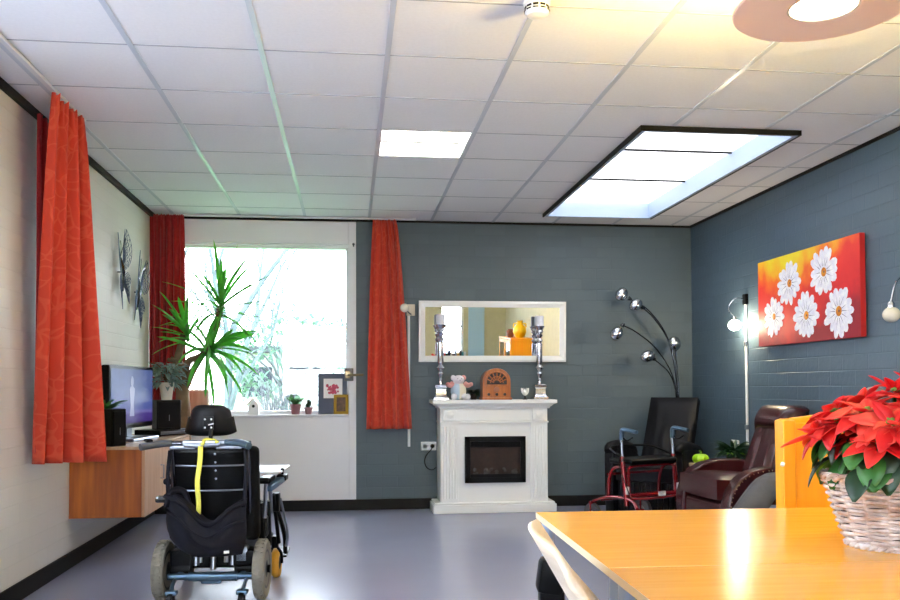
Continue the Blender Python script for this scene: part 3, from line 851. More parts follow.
m.build('fretwork', M['radio_wood'], rd)
m = MB(); m.lathe([(.026, 0), (.026, .006), (.018, .008), (.001, .008)], (0, -.075, .095), 20, (0, -1, 0)); m.build('dial', M['brown_glaze'], rd)
for x in (-.075, 0, .075):
    m = MB(); m.lathe([(.014, 0), (.013, .014), (.001, .016)], (x, -.075, .05), 14, (0, -1, 0)); m.build('knob', M['dark_brown'], rd)
# tulip-shaped glass ornament
to = thing('glass_ornament', 'small white tulip-shaped ornament on a dark foot on the mantel', 'ornament', (1.63, YB - .25, MT))
MB().lathe([(.022, 0), (.022, .006), (.008, .012), (.006, .035), (.012, .042)], seg=18).build('foot', M['black_plastic'], to)
m = MB()
for k in range(6):
    a = k * PI / 3; m.blade((.006 * math.cos(a), .006 * math.sin(a), .04), (math.cos(a) * .55, math.sin(a) * .55, 1), (math.cos(a + 1.57), math.sin(a + 1.57), 0), .075, .03, -.3, 5, .1)
m.lathe([(.008, .038), (.02, .05), (.023, .065), (.018, .08)], seg=14, cap=False)
solid(m.build('petals', M['white_plastic'], to, recalc=False), .002)

# back wall lamp beside curtain
def globe_lamp(name, label, loc, rz, mt, arm, rad, tubez=None):
    t = thing(name, label, 'wall lamp', loc, rz)
    m = MB(); m.bb(-.03, .03, -.03, 0, -.045, .045, .006); pl = m.build('bracket', M['black_plastic'], t)
    m = MB(); m.tube(arm, .006, 8, 8); m.build('arm', M['chrome'], t)
    e = Vector(arm[-1])
    m = MB(); m.lathe([(.012, .0), (.02, -.012), (.022, -.035), (.02, -.04)], e, 16); m.build('socket', M['chrome'], t)
    m = MB(); m.ell(e + Vector((0, 0, -.035 - rad * .85)), (rad, rad, rad * .92), None, 20, 14); m.build('bulb', mt, t)
    if tubez:
        m = MB(); m.tube([(0, -.012, -.045), (0, -.012, tubez)], .012, 10)
        m.build('cable_conduit', M['white_plastic'], t)
        for z in (-.38, tubez + .15):
            m = MB(); m.bb(-.018, .018, -.03, 0, z - .02, z + .02, .004); m.build('cable_clip', M['steel'], t)
    return t
lb = thing('wall_lamp', 'small unlit globe wall lamp between the red curtain and the mirror', 'wall lamp', (.545, YB, 1.89))
MB().bb(-.01, .07, -.02, 0, -.055, .055, .006).build('switch_plate', M['pot_cream'], lb)
m = MB(); m.tube([(.03, -.02, -.03), (.03, -.07, -.05), (.0, -.12, -.03), (-.03, -.17, 0)], .006, 8, 6); m.build('arm', M['chrome'], lb)
MB().ell((-.04, -.175, .005), .042, None, 20, 14).build('bulb', M['bulb_off'], lb)
m = MB(); m.tube([(.01, -.012, -.055), (.01, -.012, -1.3)], .013, 10); m.build('cable_conduit', M['white_plastic'], lb)

# ------------------------------------------------------------------ right wall: lamps, painting
# local: back plane at y=0, room towards -y; rz=-90deg would face -X
globe_lamp('wall_lamp', 'lit globe wall lamp on a white conduit left of the daisy painting', (XR, 6.955, 1.895), R(-90), M['bulb'],
           [(0, -.03, 0), (0, -.09, .01), (-.01, -.14, -.03), (-.01, -.16, -.09), (.01, -.12, -.145)], .05, -1.24)
globe_lamp('wall_lamp', 'unlit opal wall lamp at the right edge right of the daisy painting', (XR, 4.76, 1.80), R(-90), M['bulb_off'],
           [(0, -.03, 0), (0, -.1, .0), (.04, -.16, -.05), (.06, -.2, -.15)], .05)
pa = thing('painting', 'red and yellow canvas of five white daisies on the dark right wall', 'painting', (XR, 5.945, 1.475), R(-90))
pw, phh = .705, .685
m = MB()
m.bb(-pw, pw, -.05, -.012, 0, phh, .003); m.build('stretched_canvas', M['canvas_side'], pa)
MB().bb(-pw + .06, pw - .06, -.013, 0, .05, phh - .05).build('stretcher_bars', M['front_wood'], pa)
m = MB(); m.grid(lambda a, b: Vector((-pw + .002 + a * (2 * pw - .004), -.0512, .002 + b * (phh - .004))), 1, 1, lambda a, b: (a, b)); m.build('painted_ground', M['canvas'], pa, recalc=False)
rnd = random.Random(12)
for cx, cz, rr, ee in ((-.205, .46, .18, .031), (.27, .482, .188, .033), (-.45, .225, .165, .026), (.03, .195, .18, .033), (.45, .19, .188, .036)):
    m = MB(); nP = 14
    for k in range(nP):
        a = 2 * PI * k / nP + rnd.uniform(-.1, .1); L = rr * rnd.uniform(.84, 1.06); wd = rr * rnd.uniform(.32, .42)
        pts = []
        for q in range(13):
            t = q / 12 * 2 * PI; lx = L * (.5 - .5 * math.cos(t)); ly = wd * .5 * math.sin(t) * (.55 + .7 * lx / L)
            pts.append((lx, ly))
        ca, sa = math.cos(a), math.sin(a)
        vs = [m.bm.verts.new((cx + x * ca - y * sa, -.0525 - .0003 * (k % 3), cz + x * sa + y * ca)) for x, y in pts[:-1]]
        m.face(vs)
        m.mi = 1
        b0 = (cx + .25 * L * ca, cz + .25 * L * sa); b1 = (cx + .72 * L * ca, cz + .72 * L * sa)
        px, pz = -sa * .0022, ca * .0022
        m.face([m.bm.verts.new(v) for v in ((b0[0] - px, -.0536, b0[1] - pz), (b1[0], -.0536, b1[1]), (b0[0] + px, -.0536, b0[1] + pz))])
        m.mi = 0
    m.mi = 2
    m.lathe([(ee, 0), (ee * .8, .0015), (.001, .002)], (cx + .006, -.0535, cz), 20, (0, -1, 0))
    m.mi = 1
    m.lathe([(ee * .22, 0), (.001, .0008)], (cx + .012, -.0555, cz), 10, (0, -1, 0))
    m.build('painted_daisy', [M['petal'], M['petal_line'], M['daisy_eye']], pa, recalc=False)

# ------------------------------------------------------------------ left wall: cabinet, TV, speakers
cb = thing('tv_cabinet', 'wall-hung teak sideboard under the television on the left wall', 'cabinet', (XL, 5.78, .315))
cd, cl_, ch = .472, 1.56, .459
m = MB(); m.bb(.001, cd - .02, 0, .02, 0, ch - .02, .002); m.build('end_panel', M['brown_wood'], cb)
m = MB(); m.bb(.001, cd - .02, cl_ - .02, cl_, 0, ch - .02, .002); m.build('end_panel', M['brown_wood'], cb)
m = MB(); m.bb(.001, cd - .02, .02, cl_ - .02, 0, .02); m.bb(.001, .012, .02, cl_ - .02, .02, ch - .02); m.build('carcass', M['brown_wood'], cb)
MB().bb(.001, cd, -.004, cl_ + .004, ch - .02, ch, .003).build('top_board', M['top_wood'], cb)
for k in range(3):
    a, b = k * cl_ / 3, (k + 1) * cl_ / 3
    d = MB().bb(cd - .02, cd, a + .002, b - .002, .0, ch - .022, .003).build('door', M['front_wood'], cb)
    m = MB(); m.tube([(cd, b - .05, ch * .45), (cd + .022, b - .05, ch * .45), (cd + .022, b - .05, ch * .65), (cd, b - .05, ch * .65)], .005, 6); m.build('handle', M['steel'], d)
CT = .774
tv = thing('television', 'flat television showing a blue picture on the teak sideboard', 'television', (-1.60, 6.57, CT), R(83))
# local: screen faces -y, so rz=+83deg: -y -> +x
m = MB(); m.bb(-.43, .43, 0, .06, .085, .545, .012); m.bb(-.3, .3, .05, .1, .16, .48, .02); m.build('casing', M['black_plastic'], tv)
m = MB(); m.grid(lambda a, b: Vector((-.405 + a * .81, -.003, .125 + b * .395)), 1, 1, lambda a, b: (a, b)); sc = m.build('screen', M['tv'], tv, recalc=False)
m = MB()
# figure on the picture
m.prism([(.03 * math.cos(k * PI / 8), .04 * math.sin(k * PI / 8)) for k in range(16)], .001, Matrix.Translation((-.02, -.0035, .43)) @ XZ)
m.prism([(-.05, .0), (-.03, -.12), (-.045, -.2), (.045, -.2), (.03, -.12), (.055, 0), (.02, .02), (-.02, .02)], .001, Matrix.Translation((-.02, -.0035, .375)) @ XZ)
lab(m.build('picture_figure', M['tv_fig'], sc), 'pale figure on the blue picture')
m = MB(); m.bb(-.05, .05, .02, .06, .02, .1, .006); m.bb(-.26, .26, -.11, .15, 0, .02, .008); m.build('stand', M['steel'], tv)
def speaker(label, x, y, z, w, d, h, rz):
    t = thing('speaker', label, 'speaker', (x, y, z), rz)
    MB().bb(-w / 2, w / 2, -d / 2, d / 2, 0, h, .006).build('cabinet', M['black_plastic'], t)
    m = MB(); m.bb(-w / 2 + .01, w / 2 - .01, -d / 2 - .012, -d / 2 + .002, .015, h - .015, .005); m.build('grille', M['black_matte'], t)
    m = MB(); m.bb(-.002, .002, -d / 2 - .014, -d / 2 - .011, h * .3, h * .5); m.build('trim_strip', M['steel'], t)
speaker('black loudspeaker at the near end of the sideboard beside the orange curtain', -1.565, 5.88, CT, .12, .14, .245, R(55))
bx = thing('media_player', 'flat black media player under the far loudspeaker beside the television', 'media player', (-1.47, 7.12, CT), R(55))
MB().bb(-.2, .2, -.14, .14, .008, .05, .005).build('housing', M['black_plastic'], bx)
MB().bb(-.19, .19, -.146, -.139, .016, .042, .002).build('front_panel', M['steel'], bx)
m = MB()
for sx in (-1, 1):
    for sy in (-1, 1): m.cyl((sx * .16, sy * .1, 0), (sx * .16, sy * .1, .009), .012, 10)
m.build('foot', M['black_plastic'], bx)
speaker('black loudspeaker on the media player at the far end of the sideboard', -1.47, 7.12, CT + .05, .19, .17, .235, R(25))
rm = thing('remote_control', 'slim dark remote control lying on the sideboard in front of the television', 'remote control', (-1.42, 6.28, CT), R(20))
MB().bb(-.022, .022, -.08, .08, 0, .018, .005).build('casing', M['black_plastic'], rm)
m = MB()
for a in range(3):
    for b in range(5): m.bb(-.014 + a * .011, -.007 + a * .011, -.06 + b * .022, -.05 + b * .022, .018, .0205)
m.build('keypad', M['grey_rubber'], rm)
# plant left of TV
pl = thing('potted_plant', 'small green plant in a dark pot behind the near loudspeaker', 'plant', (-1.66, 6.0, CT))
MB().lathe([(.045, 0), (.06, .2), (.063, .205), (.055, .2), (.001, .195)], seg=20).build('pot', M['black_plastic'], pl)
m = MB(); rnd = random.Random(5)
for _ in range(34):
    a = rnd.uniform(0, 6.28); m.blade((.02 * math.cos(a), .02 * math.sin(a), .2), (math.cos(a) * .5, math.sin(a) * .5, 1), (0, 0, 1), rnd.uniform(.1, .2), .035, 1.2, 5)
m.build('foliage', M['leaf'], pl, recalc=False)
# silvery plant on far speaker
pl = thing('potted_plant', 'silvery-leaved plant in a cream pot on the far loudspeaker', 'plant', (-1.47, 7.12, CT + .285))
MB().lathe([(.04, 0), (.056, .12), (.06, .125), (.06, .14), (.05, .135), (.001, .125)], seg=24).build('pot', M['pot_cream'], pl)
m = MB(); rnd = random.Random(6)
for _ in range(130):
    a = rnd.uniform(0, 6.28); rr = rnd.random() * .1
    m.blade((rr * math.cos(a), rr * math.sin(a), .13 + rnd.random() * .16), (math.cos(a), math.sin(a), rnd.uniform(-.3, .9)), (0, 0, 1), rnd.uniform(.06, .12), .042, 1.0, 4)
m.mi = 1
for k in range(9):
    a = k * .7; m.tube([(0, 0, .12), (.05 * math.cos(a), .05 * math.sin(a), .24), (.14 * math.cos(a), .14 * math.sin(a), .3)], .004, 5, 3)
m.build('foliage', [M['silver_leaf'], M['bark']], pl, recalc=False)

# yucca in a floor pot behind the sideboard
YX, YY = -1.43, 7.62
yu = thing('yucca_plant', 'tall branching yucca with green spiky leaves in front of the window', 'plant', (YX, YY, 0))
MB().lathe([(.12, 0), (.15, .32), (.16, .33), (.16, .37), (.145, .37), (.14, .33), (.001, .33)], seg=28).build('pot', M['terracotta'], yu)
MB().lathe([(.14, .33), (.001, .34)], seg=24).build('soil', M['soil'], yu)
m = MB()
m.tube([(0, 0, .33), (.0, 0, .9), (-.01, 0, 1.12), (-.01, 0, 1.3)], [.07, .062, .056, .05], 14, 5)
m.tube([(0, 0, 1.13), (.08, -.02, 1.3), (.17, -.04, 1.45), (.26, -.03, 1.62), (.31, -.03, 1.84)], [.036, .03, .028, .028, .03], 10, 5)
m.tube([(-.01, 0, 1.26), (-.05, .02, 1.4), (-.03, .02, 1.52), (.0, 0, 1.62)], [.042, .034, .03, .03], 10, 5)
m.tube([(0, 0, 1.26), (.05, -.06, 1.38), (.14, -.1, 1.42), (.27, -.13, 1.5)], [.036, .03, .027, .027], 10, 5)
for a in (2.4, 3.4, 4.4, 2.9): m.tube([(-.01, 0, 1.3), (.06 * math.cos(a), -.03, 1.37), (.13 * math.cos(a), -.05, 1.4 + .03 * math.sin(a))], [.02, .014, .01], 6, 4)
m.build('trunk', M['bark'], yu)
def crown(p, n, L, seed, tilt=(0, 0, 1), droop=.8, spread=1.0):
    rnd = random.Random(seed); m = MB(); p = Vector(p)
    x, y, z = frame_from(tilt)
    for k in range(n):
        a = k * 2.399 + rnd.uniform(-.2, .2); t = k / n
        el = (1 - t) ** .8 * 1.75 * spread + .06
        d = z * math.cos(el) + (x * math.cos(a) + y * math.sin(a)) * math.sin(el)
        m.blade(p + z * (.12 * t - .06), d, z, L * rnd.uniform(.75, 1.12), .058, droop * rnd.uniform(.2, 1.5) * (1 - t * .6), 8, .18, 'yucca')
    for v in m.bm.verts: v.co.x = max(v.co.x, -.335)
    solid(m.build('leaf_crown', M['yucca'], yu, recalc=False), .0012)
crown((.31, -.03, 1.84), 28, .50, 1, (.08, -.05, 1), .85)
crown((.03, 0, 1.6), 20, .38, 2, (-.2, -.1, 1), .6, .85)
crown((.24, -.14, 1.47), 28, .44, 3, (.6, -.45, .4), 1.5, .95)

# metal butterflies
def butterfly(label, y, z, s, tilt):
    t = thing('butterfly_ornament', label, 'wall ornament', (XL, y, z), 0, None)
    def wing(pts, name, side, fold):
        m = MB(); pts = [(p.x, p.y) for p in smooth_path([(a_, b_, 0) for a_, b_ in pts + pts[:1]], 2)]
        n = len(pts); c = (sum(p[0] for p in pts) / n * .4, sum(p[1] for p in pts) / n * .4)
        rings = []
        for q in range(0, 5):
            rings.append([(c[0] + (p[0] - c[0]) * (q + .15) / 4.15, c[1] + (p[1] - c[1]) * (q + .15) / 4.15) for p in pts])
        allv = []
        for rg in rings:
            allv.append([m.bm.verts.new((.03 + abs(yy) * fold, 0 + side * yy * math.cos(tilt) - zz * math.sin(tilt) * 1, zz * math.cos(tilt) + side * yy * math.sin(tilt))) for yy, zz in rg])
        for a, b in zip(allv, allv[1:]):
            for k in range(n - 1):
                v4 = (a[k], a[k + 1], b[k + 1], b[k])
                m.face((v4[0], v4[1], v4[2])); m.face((v4[0], v4[2], v4[3]))
        o = m.build(name, M['butterfly'], t, recalc=False)
        w = o.modifiers.new('wire', 'WIREFRAME'); w.thickness = .0045 * s; w.use_even_offset = False
    up = [(x_ * s, z_ * s) for x_, z_ in ((.02, 0), (.05, .16), (.11, .34), (.16, .29), (.2, .2), (.19, .09), (.12, .02))]
    lo = [(x_ * s, z_ * s) for x_, z_ in ((.02, 0), (.12, -.02), (.17, -.1), (.13, -.16), (.11, -.29), (.07, -.2), (.02, -.1))]
    for sd_ in (-1, 1):
        wing(up, 'upper_wing', sd_, .22); wing(lo, 'lower_wing', sd_, .16)
    ct, st_ = math.cos(tilt), math.sin(tilt)
    P = lambda yy, zz, xx=.03: (xx, yy * ct - zz * st_, zz * ct + yy * st_)
    m = MB(); m.tube([P(0, -.16 * s), P(0, 0, .045), P(0, .12 * s)], [.005, .014 * s, .008], 8, 4); m.tube([(0, 0, 0), (.04, 0, 0)], .006, 6); b = m.build('body', M['dark_chrome'], t)
    m = MB()
    for sd_ in (-1, 1): m.tube([P(0, .12 * s), P(sd_ * .04 * s, .22 * s, .05), P(sd_ * .09 * s, .27 * s, .06)], .003, 5, 5)
    m.build('antenna', M['dark_chrome'], b)
butterfly('grey metal butterfly on the left wall, the nearer and higher of two', 6.9, 2.06, .95, .3)
butterfly('grey metal butterfly on the left wall, the farther and lower one beside the corner curtain', 7.42, 1.96, .98, -.25)

# ------------------------------------------------------------------ window sill objects
SZ = WZ0
bh = thing('birdhouse', 'small white birdhouse with a pointed roof on the window sill', 'birdhouse', (-.895, YB + .02, SZ))
m = MB(); m.prism([(-.045, 0), (.045, 0), (.045, .09), (0, .14), (-.045, .09)], .08, Matrix.Translation((0, .04, 0)) @ XZ, .002); m.build('house', M['white_plastic'], bh)
m = MB()
for s in (-1, 1): m.box((s * .031, 0, .123), (.088, .1, .007), (0, s * R(48), 0), .001)
m.build('roof', M['front_wood'], bh)
m = MB(); m.lathe([(.014, 0), (.001, .001)], (0, -.0405, .08), 16, (0, -1, 0)); m.build('entrance_hole', M['black_matte'], bh)
pl = thing('potted_plant', 'bushy green herb in a plum clay pot on the window sill', 'plant', (-.51, YB + .02, SZ))
MB().lathe([(.035, 0), (.05, .075), (.056, .078), (.056, .095), (.046, .09), (.001, .085)], seg=22).build('pot', M['terracotta'], pl)
m = MB(); rnd = random.Random(8)
for _ in range(70):
    a = rnd.uniform(0, 6.28); m.blade((.02 * math.cos(a), .02 * math.sin(a), .09), (math.cos(a) * .6, math.sin(a) * .6, 1), (0, 0, 1), rnd.uniform(.05, .12), .022, .7, 4)
m.build('foliage', M['leaf'], pl, recalc=False)
pl = thing('potted_cactus', 'small dark cactus in a little clay pot on the window sill', 'plant', (-.39, YB + .02, SZ))
MB().lathe([(.026, 0), (.036, .05), (.04, .052), (.04, .066), (.034, .062), (.001, .06)], seg=20).build('pot', M['terracotta'], pl)
m = MB(); m.ell((0, 0, .095), (.02, .02, .045)); m.ell((-.02, 0, .085), (.01, .01, .02)); m.ell((.018, 0, .1), (.009, .009, .02)); m.build('stem', M['dark_leaf'], pl)
cdv = thing('display_card', 'tall navy blue card with a white flower picture leaning at the right window post', 'card', (-.165, YB + .035, SZ))
cdv.rotation_euler = (R(-3), 0, 0)
MB().bb(-.135, .135, 0, .02, 0, .385, .003).build('backing', M['navy'], cdv)
fl = MB().bb(-.085, .092, -.004, 0, .15, .335, .001).build('picture', M['paper'], cdv)
m = MB(); rnd = random.Random(21)
for _ in range(44):
    x, z = max(-.05, min(.05, rnd.gauss(.0, .028))), .235 + max(-.04, min(.04, rnd.gauss(0, .022))); m.lathe([(rnd.uniform(.008, .014), 0), (.001, .001)], (x, -.0042 - rnd.random() * .0008, z), 8, (0, -1, 0))
m.build('flower_print', M['pinkflower'], fl)
pf = thing('photo_frame', 'small gold photo frame standing in front of the navy card', 'photo frame', (-.085, YB - .0, SZ))
pf.rotation_euler = (R(-8), 0, 0)
m = MB(); mitred(m, .068, 0, .185, .028, .01, -.006); m.build('frame', M['gold'], pf, sharp=20)
MB().bb(-.042, .042, .002, .006, .026, .16).build('photo', M['photo'], pf)
wb = thing('wooden_box', 'pale wooden box on the window sill behind the yucca trunk', 'box', (-1.40, YB + .04, SZ))
MB().bb(-.1, .1, -.06, .06, 0, .235, .004).build('carcass', M['pale_ply'], wb)
m = MB(); m.bb(-.085, .085, -.064, -.06, .015, .22, .002); m.build('lid', M['front_wood'], wb)

# ------------------------------------------------------------------ black recliner, lamp in the corner
br = thing('armchair', 'black leather recliner armchair in the corner behind the red rollator', 'armchair', (2.76, 7.44, 0), R(-38))
def slab(m, w, t, h, n=10, puff=.02, wr=.0, seed=0):
    return None
m = MB()
def back_fn(hw, y0, z0, y1, z1, thick, puff, seed):
    def fnn(a, b, side):
        x = (a * 2 - 1) * hw; y = y0 + (y1 - y0) * b; z = z0 + (z1 - z0) * b
        e = (1 - (2 * a - 1) ** 6) * (1 - (2 * b - 1) ** 8)
        q = noise.noise(Vector((x * 9 + seed, z * 5, side * 3))) * .016 * e
        q += .008 * math.sin(x * 60 + 4 * z + 2 * noise.noise(Vector((x * 4, z * 4, 1)))) * e * (1 - b) * (1 if side > 0 else 0)
        dl = Vector((0, -(z1 - z0), (y1 - y0))).normalized()
        return Vector((x, y, z)) + dl * (side * (thick * .5 + puff * e) + q * (1 if side > 0 else 0))
    return fnn
def pillow(m, fnn, nu=20, nv=20):
    A = [[m.bm.verts.new(fnn(i / nu, j / nv, 1)) for j in range(nv + 1)] for i in range(nu + 1)]
    B = [[m.bm.verts.new(fnn(i / nu, j / nv, -1)) for j in range(nv + 1)] for i in range(nu + 1)]
    for i in range(nu):
        for j in range(nv):
            m.face((A[i][j], A[i + 1][j], A[i + 1][j + 1], A[i][j + 1])); m.face((B[i][j], B[i][j + 1], B[i + 1][j + 1], B[i + 1][j]))
    for i in range(nu):
        m.face((A[i][0], B[i][0], B[i + 1][0], A[i + 1][0])); m.face((A[i][nv], A[i + 1][nv], B[i + 1][nv], B[i][nv]))
    for j in range(nv):
        m.face((A[0][j], A[0][j + 1], B[0][j + 1], B[0][j])); m.face((A[nu][j], B[nu][j], B[nu][j + 1], A[nu][j + 1]))
m = MB(); pillow(m, back_fn(.225, .16, .40, .50, 1.03, .08, .025, 2)); m.build('backrest', M['black_leather'], br, sharp=60)
m = MB(); pillow(m, lambda a, b, s: Vector(((a * 2 - 1) * .255, -.42 + b * .6, .40 + (.06 + .03 * (1 - (2 * a - 1) ** 4) * (1 - (2 * b - 1) ** 4)) * s)) + Vector((0, 0, .01 * noise.noise(Vector((a * 5, b * 5, 3))) if s > 0 else 0)), 14, 14); m.build('seat_cushion', M['black_leather'], br, sharp=60)
m = MB(); m.bb(-.255, .255, -.40, .16, .06, .35, .03, 3)
for k in range(9): m.tube([(-.2 + k * .05, -.402, .09), (-.2 + k * .05, -.402, .33)], .012, 6)
m.build('base', M['black_leather'], br)
for s in (-1, 1):
    m = MB(); poly = [(-.44, .04), (-.46, .3), (-.46, .57), (-.42, .62), (-.2, .62), (.1, .58), (.22, .52), (.24, .3), (.2, .04)]
    m.prism(poly, .085, Matrix.Translation((s * .305 - .0425, 0, 0)) @ Matrix(((0, 0, 1, 0), (1, 0, 0, 0), (0, 1, 0, 0), (0, 0, 0, 1))), .018)
    ar = m.build('armrest', M['black_leather'], br)
    m = MB(); m.tube([(s * .305, -.47, .59), (s * .305, -.42, .625), (s * .305, -.2, .63), (s * .305, .1, .59), (s * .305, .2, .54)], [.035, .047, .047, .044, .035], 12, 5); m.build('arm_pad', M['black_leather'], ar)

# arc floor lamp with five chrome heads
al = thing('floor_lamp', 'five-armed chrome arc floor lamp in the corner behind the black armchair', 'floor lamp', (3.13, 7.93, 0))
MB().lathe([(.14, 0), (.14, .02), (.13, .03), (.02, .035)], seg=32).build('base', M['dark_chrome'], al)
m = MB(); m.tube([(0, 0, .03), (0, 0, .95)], .016, 10); m.build('pole', M['dark_chrome'], al)
for (hx_, hz, mid, rt) in (((-.565), 2.03, (-.2, 1.80), (R(0), R(35), 0)), ((-.425), 1.93, (-.13, 1.70), (0, R(55), 0)), ((-.625), 1.655, (-.3, 1.62), (0, R(30), 0)),
                      ((-.325), 1.44, (-.1, 1.35), (0, R(75), 0)), ((-.045), 1.565, (-.01, 1.3), (0, R(-20), 0))):
    k_ = hz
    m = MB()
    if hx_ < -.6: pth = [(0, -.01, .93), (-.06, -.03, 1.25), (-.22, -.06, 1.5), (-.42, -.08, 1.66), (hx_ + .06, -.08, 1.735)]
    elif hx_ < -.5: pth = [(.01, 0, .93), (-.03, -.01, 1.35), (-.12, -.03, 1.65), (-.3, -.05, 1.88), (hx_ + .08, -.05, 1.99)]
    elif hx_ < -.4: pth = [(.015, .01, .93), (-.03, 0, 1.35), (-.1, -.02, 1.6), (-.24, -.04, 1.8), (hx_ + .07, -.05, 1.905)]
    elif hx_ < -.3: pth = [(-.01, -.01, .93), (-.04, -.03, 1.15), (-.12, -.06, 1.3), (hx_ + .06, -.08, 1.415)]
    else: pth = [(.01, .0, .93), (.0, -.02, 1.2), (-.03, -.04, 1.45), (hx_ + .02, -.05, 1.52)]
    m.tube(pth, .006, 8, 8); arm_ = m.build('arm', M['dark_chrome'], al)
    yy = pth[-1][1]
    m = MB(); m.ell((hx_, yy, hz), (.058, .055, .07), rt, 20, 14); m.build('lamp_head', M['chrome'], arm_)
    e = Vector(pth[-1]); cdir = (Vector((hx_, yy, hz)) - e).normalized()
    m = MB(); m.lathe([(.012, -.02), (.018, 0), (.022, .012)], e, 12, cdir); m.build('cap', M['dark_chrome'], arm_)

# ------------------------------------------------------------------ red rollator
ro = thing('rollator', 'red rollator walker with a black seat in front of the black armchair', 'walker', (2.36, 6.72, 0), R(24))
# local: user stands at -y, grips point to -y
for s in (-1, 1):
    x = s * .275
    m = MB()
    m.tube([(x, -.1, .22), (x, -.075, .40), (x, -.05, .60)], .02, 10, 4)
    m.tube([(x, -.06, .52), (x, .05, .50), (x, .1, .42), (x, .12, .26)], .014, 10, 5)
    m.tube([(x + s * .03, -.25, .215), (x, -.14, .27), (x, .1, .27), (x, .3, .215)], .014, 10, 4)
    sf = m.build('side_frame', M['red_metal'], ro)
    m = MB(); m.tube([(x, -.055, .58), (x, -.04, .77)], .012, 10); m.build('handle_tube', M['steel'], ro)
    m = MB(); m.tube([(x, -.04, .74), (x, -.045, .795), (x, -.075, .815), (x, -.22, .80)], [.013, .016, .017, .016], 10, 4); m.bb(x - .012, x + .012, -.07, -.03, .73, .80, .005)
    g = m.build('grip', M['bluegrey_metal'], ro)
    m = MB(); m.tube([(x, -.06, .75), (x, -.11, .73), (x, -.17, .755)], .006, 6, 4); m.build('brake_lever', M['black_plastic'], g)
    m = MB(); m.tube([(x, -.06, .74), (x + s * .03, -.02, .6), (x + s * .01, -.12, .35), (x, -.2, .18)], .004, 6, 5); m.build('brake_cable', M['black_plastic'], ro)
    m = MB(); m.cyl((x, -.06, .56), (x, -.045, .60), .02, 12); m.build('collar', M['black_plastic'], ro)
    m = MB(); m.bb(x - .013, x + .013, -.116, -.1, .31, .37, .002); lab(m.build('sticker', M['white_plastic'], sf), 'white sticker on the red frame')
    for yy in (-.25, .31):
        m = MB(); m.lathe([(.06, -.016), (.095, -.018), (.1, -.01), (.1, .01), (.095, .018), (.06, .016)], (x, yy, .1), 24, (1, 0, 0)); w = m.build('wheel', M['grey_rubber'], ro)
        m = MB(); m.lathe([(.02, -.02), (.062, -.012), (.062, .012), (.02, .02)], (x, yy, .1), 16, (1, 0, 0)); m.build('hub', M['steel'], w)
        m = MB(); m.tube([(x + s * .024, yy, .1), (x + s * .024, yy, .19)], .008, 6); m.tube([(x - s * .024, yy, .1), (x - s * .024, yy, .19)], .008, 6); m.bb(x - .03, x + .03, yy - .015, yy + .015, .19, .215, .004); m.build('fork', M['red_metal'], w)
m = MB(); m.bb(-.25, .25, -.13, .14, .535, .58, .018, 3); m.build('seat', M['black_plastic'], ro)
m = MB(); m.tube([(-.245, -.09, .5), (-.2, -.1, .525), (.2, -.1, .525), (.245, -.09, .5), (.245, -.1, .31), (.2, -.12, .27), (-.2, -.12, .27), (-.245, -.1, .31), (-.245, -.09, .5)], .011, 8, 3)
m.tube([(-.275, -.095, .295), (.275, -.095, .295)], .017, 8); m.tube([(-.275, .12, .45), (.275, .12, .45)], .011, 8); m.tube([(-.275, .2, .235), (.275, .2, .235)], .011, 8)
m.build('cross_frame', M['red_metal'], ro)
m = MB(); m.bb(.05, .12, -.122, -.112, .278, .314, .002); m.build('sticker', M['white_plastic'], ro)
m = MB(); m.tube([(-.27, -.045, .6), (-.2, .16, .66), (.2, .16, .66), (.27, -.045, .6)], .009, 8, 5); m.build('back_strap', M['black_plastic'], ro)

# ------------------------------------------------------------------ side table with pumpkin and plant
st = thing('side_table', 'small low wooden side table against the right wall between the armchairs', 'side table', (3.12, 6.83, 0))
MB().bb(-.27, .21, -.17, .17, .475, .505, .005).build('tabletop', M['honey_edge'], st)
for sx in (-.23, .17):
    for sy in (-.13, .13): MB().bb(sx - .018, sx + .018, sy - .018, sy + .018, 0, .475, .003).build('leg', M['honey_edge'], st)
pk = thing('pumpkin', 'lime green pumpkin ornament on the side table', 'ornament', (2.905, 6.87, .505))
m = MB()
m.grid(lambda a, b: (lambda th, ph: Vector((math.cos(th) * math.sin(ph) * .068 * (1 + .07 * math.cos(8 * th)), math.sin(th) * math.sin(ph) * .068 * (1 + .07 * math.cos(8 * th)), .045 + .045 * math.cos(ph) * (1 - .15 * math.exp(-(ph / .5) ** 2)))))(a * 2 * PI, .001 + b * (PI - .002)), 48, 14)
bmesh.ops.remove_doubles(m.bm, verts=m.bm.verts, dist=.0003)
m.build('body', M['apple'], pk)
m = MB(); m.tube([(0, 0, .078), (.002, 0, .1), (-.012, 0, .112)], [.012, .008, .007], 8, 3); m.build('stem', M['young_leaf'], pk)
pl = thing('potted_plant', 'bushy dark green plant on the side table below the lit wall lamp', 'plant', (3.17, 6.82, .505))
MB().lathe([(.05, 0), (.065, .07), (.07, .075), (.06, .072), (.001, .068)], seg=22).build('pot', M['dark_brown'], pl)
m = MB(); rnd = random.Random(15)
for _ in range(150):
    a = rnd.uniform(0, 6.28); m.blade((.03 * math.cos(a), .03 * math.sin(a), .07 + rnd.random() * .05), (math.cos(a), math.sin(a), rnd.uniform(-.1, 1.8)), (0, 0, 1), rnd.uniform(.06, .16), .032, .8, 4)
m.mi = 1
for _ in range(10):
    a = rnd.uniform(0, 6.28); m.blade((.03 * math.cos(a), .03 * math.sin(a), .08), (math.cos(a), math.sin(a), .6), (0, 0, 1), .11, .035, .8, 4)
m.build('foliage', [M['dark_leaf'], M['young_leaf']], pl, recalc=False)
ws = thing('wall_socket', 'white wall socket on the right wall above the bushy side-table plant', 'socket', (XR, 7.2, .64), R(-90))
